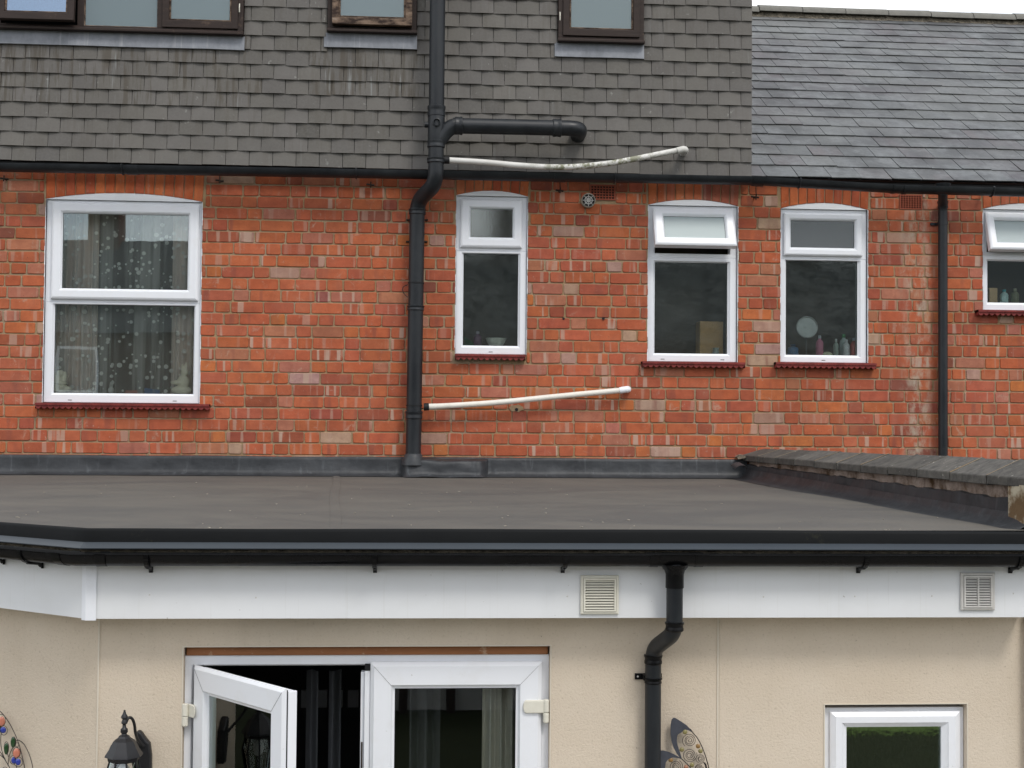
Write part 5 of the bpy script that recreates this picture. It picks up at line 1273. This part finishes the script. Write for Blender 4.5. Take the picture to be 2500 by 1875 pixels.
# wall lantern
lp = at(303, 1800, YWL-.16); lz = lambda py: Z(303, py, YWL-.16); s_ = 1/ (FPX/ (lp.y-CAM.y)) ; MAT['cast'] = simple('black_cast_metal', (.012, .012, .014), .45, .5, 0, .4, 60)
lan = thing('wall_lantern', (lp.x, YWL-.16, lz(1900)), 'black coach lantern on a curled arm left of the french doors', 'lantern')
k_ = s_*1.0
prof = [(0.001, lz(1733)), (2.5*k_, lz(1734)), (2.5*k_, lz(1736.5)), (4*k_, lz(1742)), (7.5*k_, lz(1748)), (8*k_, lz(1752)), (4.5*k_, lz(1756)), (6.5*k_, lz(1761)), (7.2*k_, lz(1765)), (4*k_, lz(1769)), (4.8*k_, lz(1776)), (8.5*k_, lz(1780)), (8.8*k_, lz(1787)), (6*k_, lz(1791)), (7*k_, lz(1794))]
mb = MB(); mb.lathe((lp.x, lp.y, 0), prof[::-1], 18); mb.build('finial', MAT['cast'], lan, smooth=40)
mb = MB(); mb.lathe((lp.x, lp.y, 0), [(q*k_, lz(y)) for q, y in ((6, 1793), (12, 1796), (15, 1801), (25, 1808), (31, 1818), (36, 1829), (44, 1841), (45, 1845), (38, 1848), (37, 1855), (35, 1857), (30, 1857))][::-1], 8); mb.build('hood', MAT['cast'], lan, smooth=20)
mb = MB(); n_ = 8
for q in range(n_):
    an = 2*math.pi*(q+.5)/n_; d0 = Vector((math.cos(an), math.sin(an), 0)); mb.tube([Vector((lp.x, lp.y, lz(1856)))+d0*33*k_, Vector((lp.x, lp.y, lz(1890)))+d0*42*k_, Vector((lp.x, lp.y, lz(1960)))+d0*30*k_], 2.4*k_, 6)
mb.lathe((lp.x, lp.y, 0), [(33*k_, lz(1968)), (34*k_, lz(1958)), (8*k_, lz(1956))], 8); mb.build('cage', MAT['cast'], lan, smooth=30)
mb = MB(); mb.lathe((lp.x, lp.y, 0), [(28*k_, lz(1960)), (40*k_, lz(1890)), (31*k_, lz(1857))], 8); mb.build('lantern_glass', MAT['glass'], lan)
mb = MB(); mb.ball((lp.x, lp.y, lz(1885)), (14*k_, 14*k_, 22*k_)); mb.build('bulb', simple('opal', (.6, .6, .58), .3), lan, smooth=60)
A = lambda px, py, y: at(px, py, y)
mb = MB(); mb.tube(smoothpath([A(307, 1766, YWL-.16), A(313, 1753, YWL-.155), A(322, 1754, YWL-.14), A(328, 1768, YWL-.12), A(331, 1790, YWL-.09), A(338, 1808, YWL-.06), A(352, 1822, YWL-.04)], 6), 3.6*k_, 10); mb.build('arm', MAT['cast'], lan, smooth=50)
mb = MB(); P = [(330, 1790), (338, 1783), (346, 1790), (356, 1805), (365, 1815), (369, 1845), (369, 1900), (345, 1900), (335, 1860)]
mb.prism([at(x_, y_, YWL-.035) for x_, y_ in P], (0, .034, 0)); mb.build('back_plate', MAT['cast'], lan, bevel=.008)

# metal leaf sculpture right of the downpipe
def C8(x, y): return (1560+x/10.05, 1720+y/10.05)
YA = YWL-.035
MAT['steel'] = simple('blued_steel', (.075, .08, .10), .45, .5, .4, .35, 30); MAT['wire'] = simple('dark_wire', (.03, .025, .025), .5, .4, .3)
MAT['amber'] = simple('amber_glass', (.26, .15, .05), .2, .6); MAT['olive'] = simple('olive_glass', (.22, .19, .075), .2, .6); MAT['copperg'] = simple('copper_glass', (.30, .14, .08), .2, .6)
art = thing('metal_wall_sculpture', at(1660, 1875, YA), 'grey steel leaf wall sculpture with wire spirals beside the downpipe', 'wall art')
def w8(L, y=YA): return [at(*C8(x_, y_), y) for x_, y_ in L]
mb = MB(); mb.prism(w8([(850,325),(900,335),(1040,420),(1170,510),(1260,600),(1330,700),(1250,655),(1180,622),(1100,640),(1040,690),(960,730),(935,800),(930,900),(950,1000),(1000,1150),(1050,1320),(1000,1300),(930,1210),(850,1060),(800,900),(775,700),(780,500),(805,370)]), (0, .004, 0)); mb.build('steel_leaf', MAT['steel'], art)
mb = MB(); mb.prism(w8([(515,1130),(600,1130),(720,1160),(860,1220),(1000,1300),(1060,1350),(960,1312),(800,1300),(720,1340),(660,1420),(640,1558),(640,1900),(515,1900)], YA-.006), (0, .004, 0)); mb.build('steel_leaf', MAT['steel'], art)
mb = MB(); mb.tube(smoothpath(w8([(1260,600),(1330,700),(1430,820),(1530,1000),(1620,1230),(1680,1430),(1710,1560),(1740,1900)]), 5), .0022, 6); mb.tube(smoothpath(w8([(1000,1300),(1100,1380),(1220,1500),(1330,1640),(1420,1850)]), 5), .0022, 6); mb.tube(smoothpath(w8([(1600,1430),(1640,1500),(1670,1700)]), 4), .004, 6); mb.build('outline_wire', MAT['wire'], art, smooth=60)
for cx8, cy8, rr in ((1240,880,170),(1250,1240,175),(1515,1330,118),(1470,1560,110),(910,1520,165),(1250,1700,120)):
    P = []; T = 3.4; nn_ = 90
    for k in range(nn_):
        t = k/nn_; r_ = rr*(1-.88*t)**1.0; an = t*T*2*math.pi+cx8
        P.append(at(*C8(cx8+math.cos(an)*r_+rr*.05*math.sin(an*.5), cy8+math.sin(an)*r_), YA+.001))
    mb = MB(); mb.tube(P, .0013, 5); mb.build('wire_spiral', MAT['wire'], art, smooth=60)
for x8, y8, mm in ((1130,675,'olive'),(1450,1020,'amber'),(1510,1140,'olive'),(1050,1105,'olive'),(1300,1480,'olive'),(780,1360,'amber'),(1155,1540,'copperg')):
    p = at(*C8(x8, y8), YA); mb = MB(); mb.ball(p, (.0102, .006, .0102), 16, 8); mb.build('glass_bead', MAT[mm], art, smooth=60)
# gem wire sculpture on the angled wall at far left
n0 = Vector((-leftdir.y*-1*-1, 0, 0)); nrm = Vector((-math.sin(AN), -math.cos(AN), 0)); pl0 = cw_+nrm*.03
def A2(x, y, off=0): return on_plane(x/4.809, 1540+y/4.809, pl0+nrm*off, nrm)
art2 = thing('jewelled_wire_sculpture', A2(100, 1611), 'thin wire sculpture with coloured glass gems at the far left', 'wall art')
mb = MB()
for L_ in ([(-140,880),(-60,905),(0,945),(60,1010),(130,1120),(200,1270),(250,1430),(290,1611),(310,1750)], [(175,1330),(190,1295),(220,1285),(280,1330),(330,1420),(365,1520),(385,1611),(395,1750)], [(15,1180),(8,1300),(25,1420),(70,1530),(115,1611),(140,1700)], [(155,1370),(125,1420),(100,1510),(95,1590)], [(85,1430),(100,1480)], [(-60,1380),(0,1420),(50,1500),(110,1600)], [(0,1455),(60,1510)], [(200,1560),(195,1611),(200,1700)]):
    mb.tube(smoothpath([A2(*p_) for p_ in L_], 6), .0017, 6)
mb.build('wire_frame', MAT['wire'], art2, smooth=60)
for cxx, cyy, rx, ry in ((15,1050,52,70),(45,1170,42,55),(158,1305,30,60),(75,1365,27,63),(195,1430,45,60),(160,1515,45,52),(215,1540,50,58),(200,1340,20,25),(60,1620,25,20)):
    mb = MB(); mb.tube([A2(cxx+rx*math.cos(t*math.pi/12), cyy+ry*math.sin(t*math.pi/12)) for t in range(25)], .0013, 6, False); mb.build('wire_loop', MAT['wire'], art2, smooth=60)
GM = {'c': simple('copper_gem', (.55, .20, .13), .2, .6), 'b': simple('blue_gem', (.03, .05, .32), .15, .6), 'g': simple('green_gem', (.02, .06, .02), .15, .6)}
for cxx, cyy, rx, ry, mm in ((22,1065,28,44,'c'),(38,1165,26,28,'b'),(-12,1150,26,32,'g'),(155,1308,22,50,'g'),(75,1385,22,52,'g'),(195,1437,33,44,'c'),(163,1520,24,30,'b'),(213,1540,24,30,'b')):
    c = A2(cxx, cyy); sc_ = (A2(cxx+100, cyy)-A2(cxx, cyy)).length/100; mb = MB(); mb.ball(c, (rx*sc_*.85, .006, ry*sc_*.85), 16, 8); mb.build('gem', GM[mm], art2, smooth=60)

# ================================================================ WHAT STANDS BEHIND THE CAMERA (mirrored in the glass)
OY = -31.0; OR = -35.0; rz = 9.0; ez = 5.8
opp = thing('terraced_house', (0, OY, 0), 'brick terraced house opposite with slate roof, seen mirrored in the windows', 'house')
mb = MB(); mb.box((-22, OY-8, 0), (22, OY, ez)); mb.build('wall', MAT['far_brick'], opp)
mb = MB(); mb.prism([(-22, OY+.3, ez-.1), (-22, OR, rz), (-22, OY-8.3, ez-.1)], (44, 0, 0)); orf = mb.build('roof', simple('dark_far_slate', (.06, .068, .07), .9, .1), opp)
for x_ in (-10.1, 3.0, 13): 
    mb = MB(); mb.box((x_-.5, OR-.5, rz-.6), (x_+.5, OR+.5, rz+2.6)); mb.box((x_-.58, OR-.58, rz+2.3), (x_+.58, OR+.58, rz+2.42)); mb.build('chimney', MAT['far_brick'], orf)
for x_ in (-15, -10, -5, 0, 5, 10, 15):
    for z_ in (.9, 3.9):
        mb = MB(); o_ = (x_-.6, x_+.6, z_, z_+1.4); mb.ring(o_, (x_-.52, x_+.52, z_+.08, z_+1.32), [(0, OY), (0, OY+.05), (1, OY+.05), (1, OY)]); fw = mb.build('window', MAT['upvc'], opp)
        mb = MB(); mb.box((x_-.52, OY+.01, z_+.08), (x_+.52, OY+.02, z_+1.32)); mb.build('pane', simple('dark_pane', (.03, .035, .04), .1, .6), fw)
mb = MB(); mb.box((-2.5, -13.15, 0), (2.6, -13.0, 1.1)); mb.box((-2.55, -13.2, 1.1), (2.65, -12.95, 1.16)); gw = mb.build('garden_wall', simple('pale_render_wall', (.42, .40, .38), .9), loc=(0, -13, 0)); tag(gw, 'low pale garden wall mirrored in the shut french door', 'wall')
for x_ in (-.1, .42, .98):
    mb = MB(); mb.tube([(x_, -12.9, 0), (x_+.02, -12.88, .8), (x_-.01, -12.9, 1.8)], [.05, .045, .035], 10); tag(mb.build('tree_stake', MAT['timber'], loc=(x_, -12.9, 0)), 'dark wooden stake standing before the pale garden wall', 'stake', 'stakes before the garden wall')
mb = MB(); mb.poly([(2.8, -25, .006), (12, -25, .006), (12, -11.8, .006), (2.8, -11.8, .006)])
tag(mb.build('lawn', simple('bright_lawn', (.085, .125, .03), .9, .1, 0, .5, 6)), kind='structure')
random.seed(9); mb = MB()
for k in range(5000):
    x_ = random.uniform(3.1, 9); y_ = random.uniform(-17.4, -16.2); z_ = random.uniform(0, 1.3)+.25*noise.noise(Vector((x_, y_, 0))); a_ = random.uniform(0, 6.28); s_ = .07; b_ = random.uniform(-1, 1)
    u_ = Vector((math.cos(a_), math.sin(a_), b_*.5))*s_; v_ = Vector((-math.sin(a_)*b_, math.cos(a_)*b_, 1)).normalized()*s_*.6; p = Vector((x_, y_, max(.02, z_)))
    mb.poly([p-u_, p-v_, p+u_, p+v_])
tag(mb.build('shrub_bed', MAT['leaf'], loc=(5.5, -17, 0)), 'low bed of green shrubs across the lawn, facing the extension', 'shrubs')

random.seed(31); mb = MB()
for k in range(90):
    u, v = random.random(), random.random()**.8; p = deck(u, v); r_ = random.uniform(.003, .009); a_ = random.uniform(0, 6.28)
    q = [p+Vector((math.cos(a_+t)*r_*random.uniform(.5, 1), math.sin(a_+t)*r_, .002)) for t in (0, 1.5, 3.1, 4.6)]
    mb.prism(q, (0, 0, .003))
tag(mb.build('roof_grit', simple('pale_grit', (.34, .31, .26), .9, .1, 0, .6, 3), loc=tuple(deck(.5, .5))), 'scattered pale grit and specks lying on the flat roof', 'grit', kind='stuff')
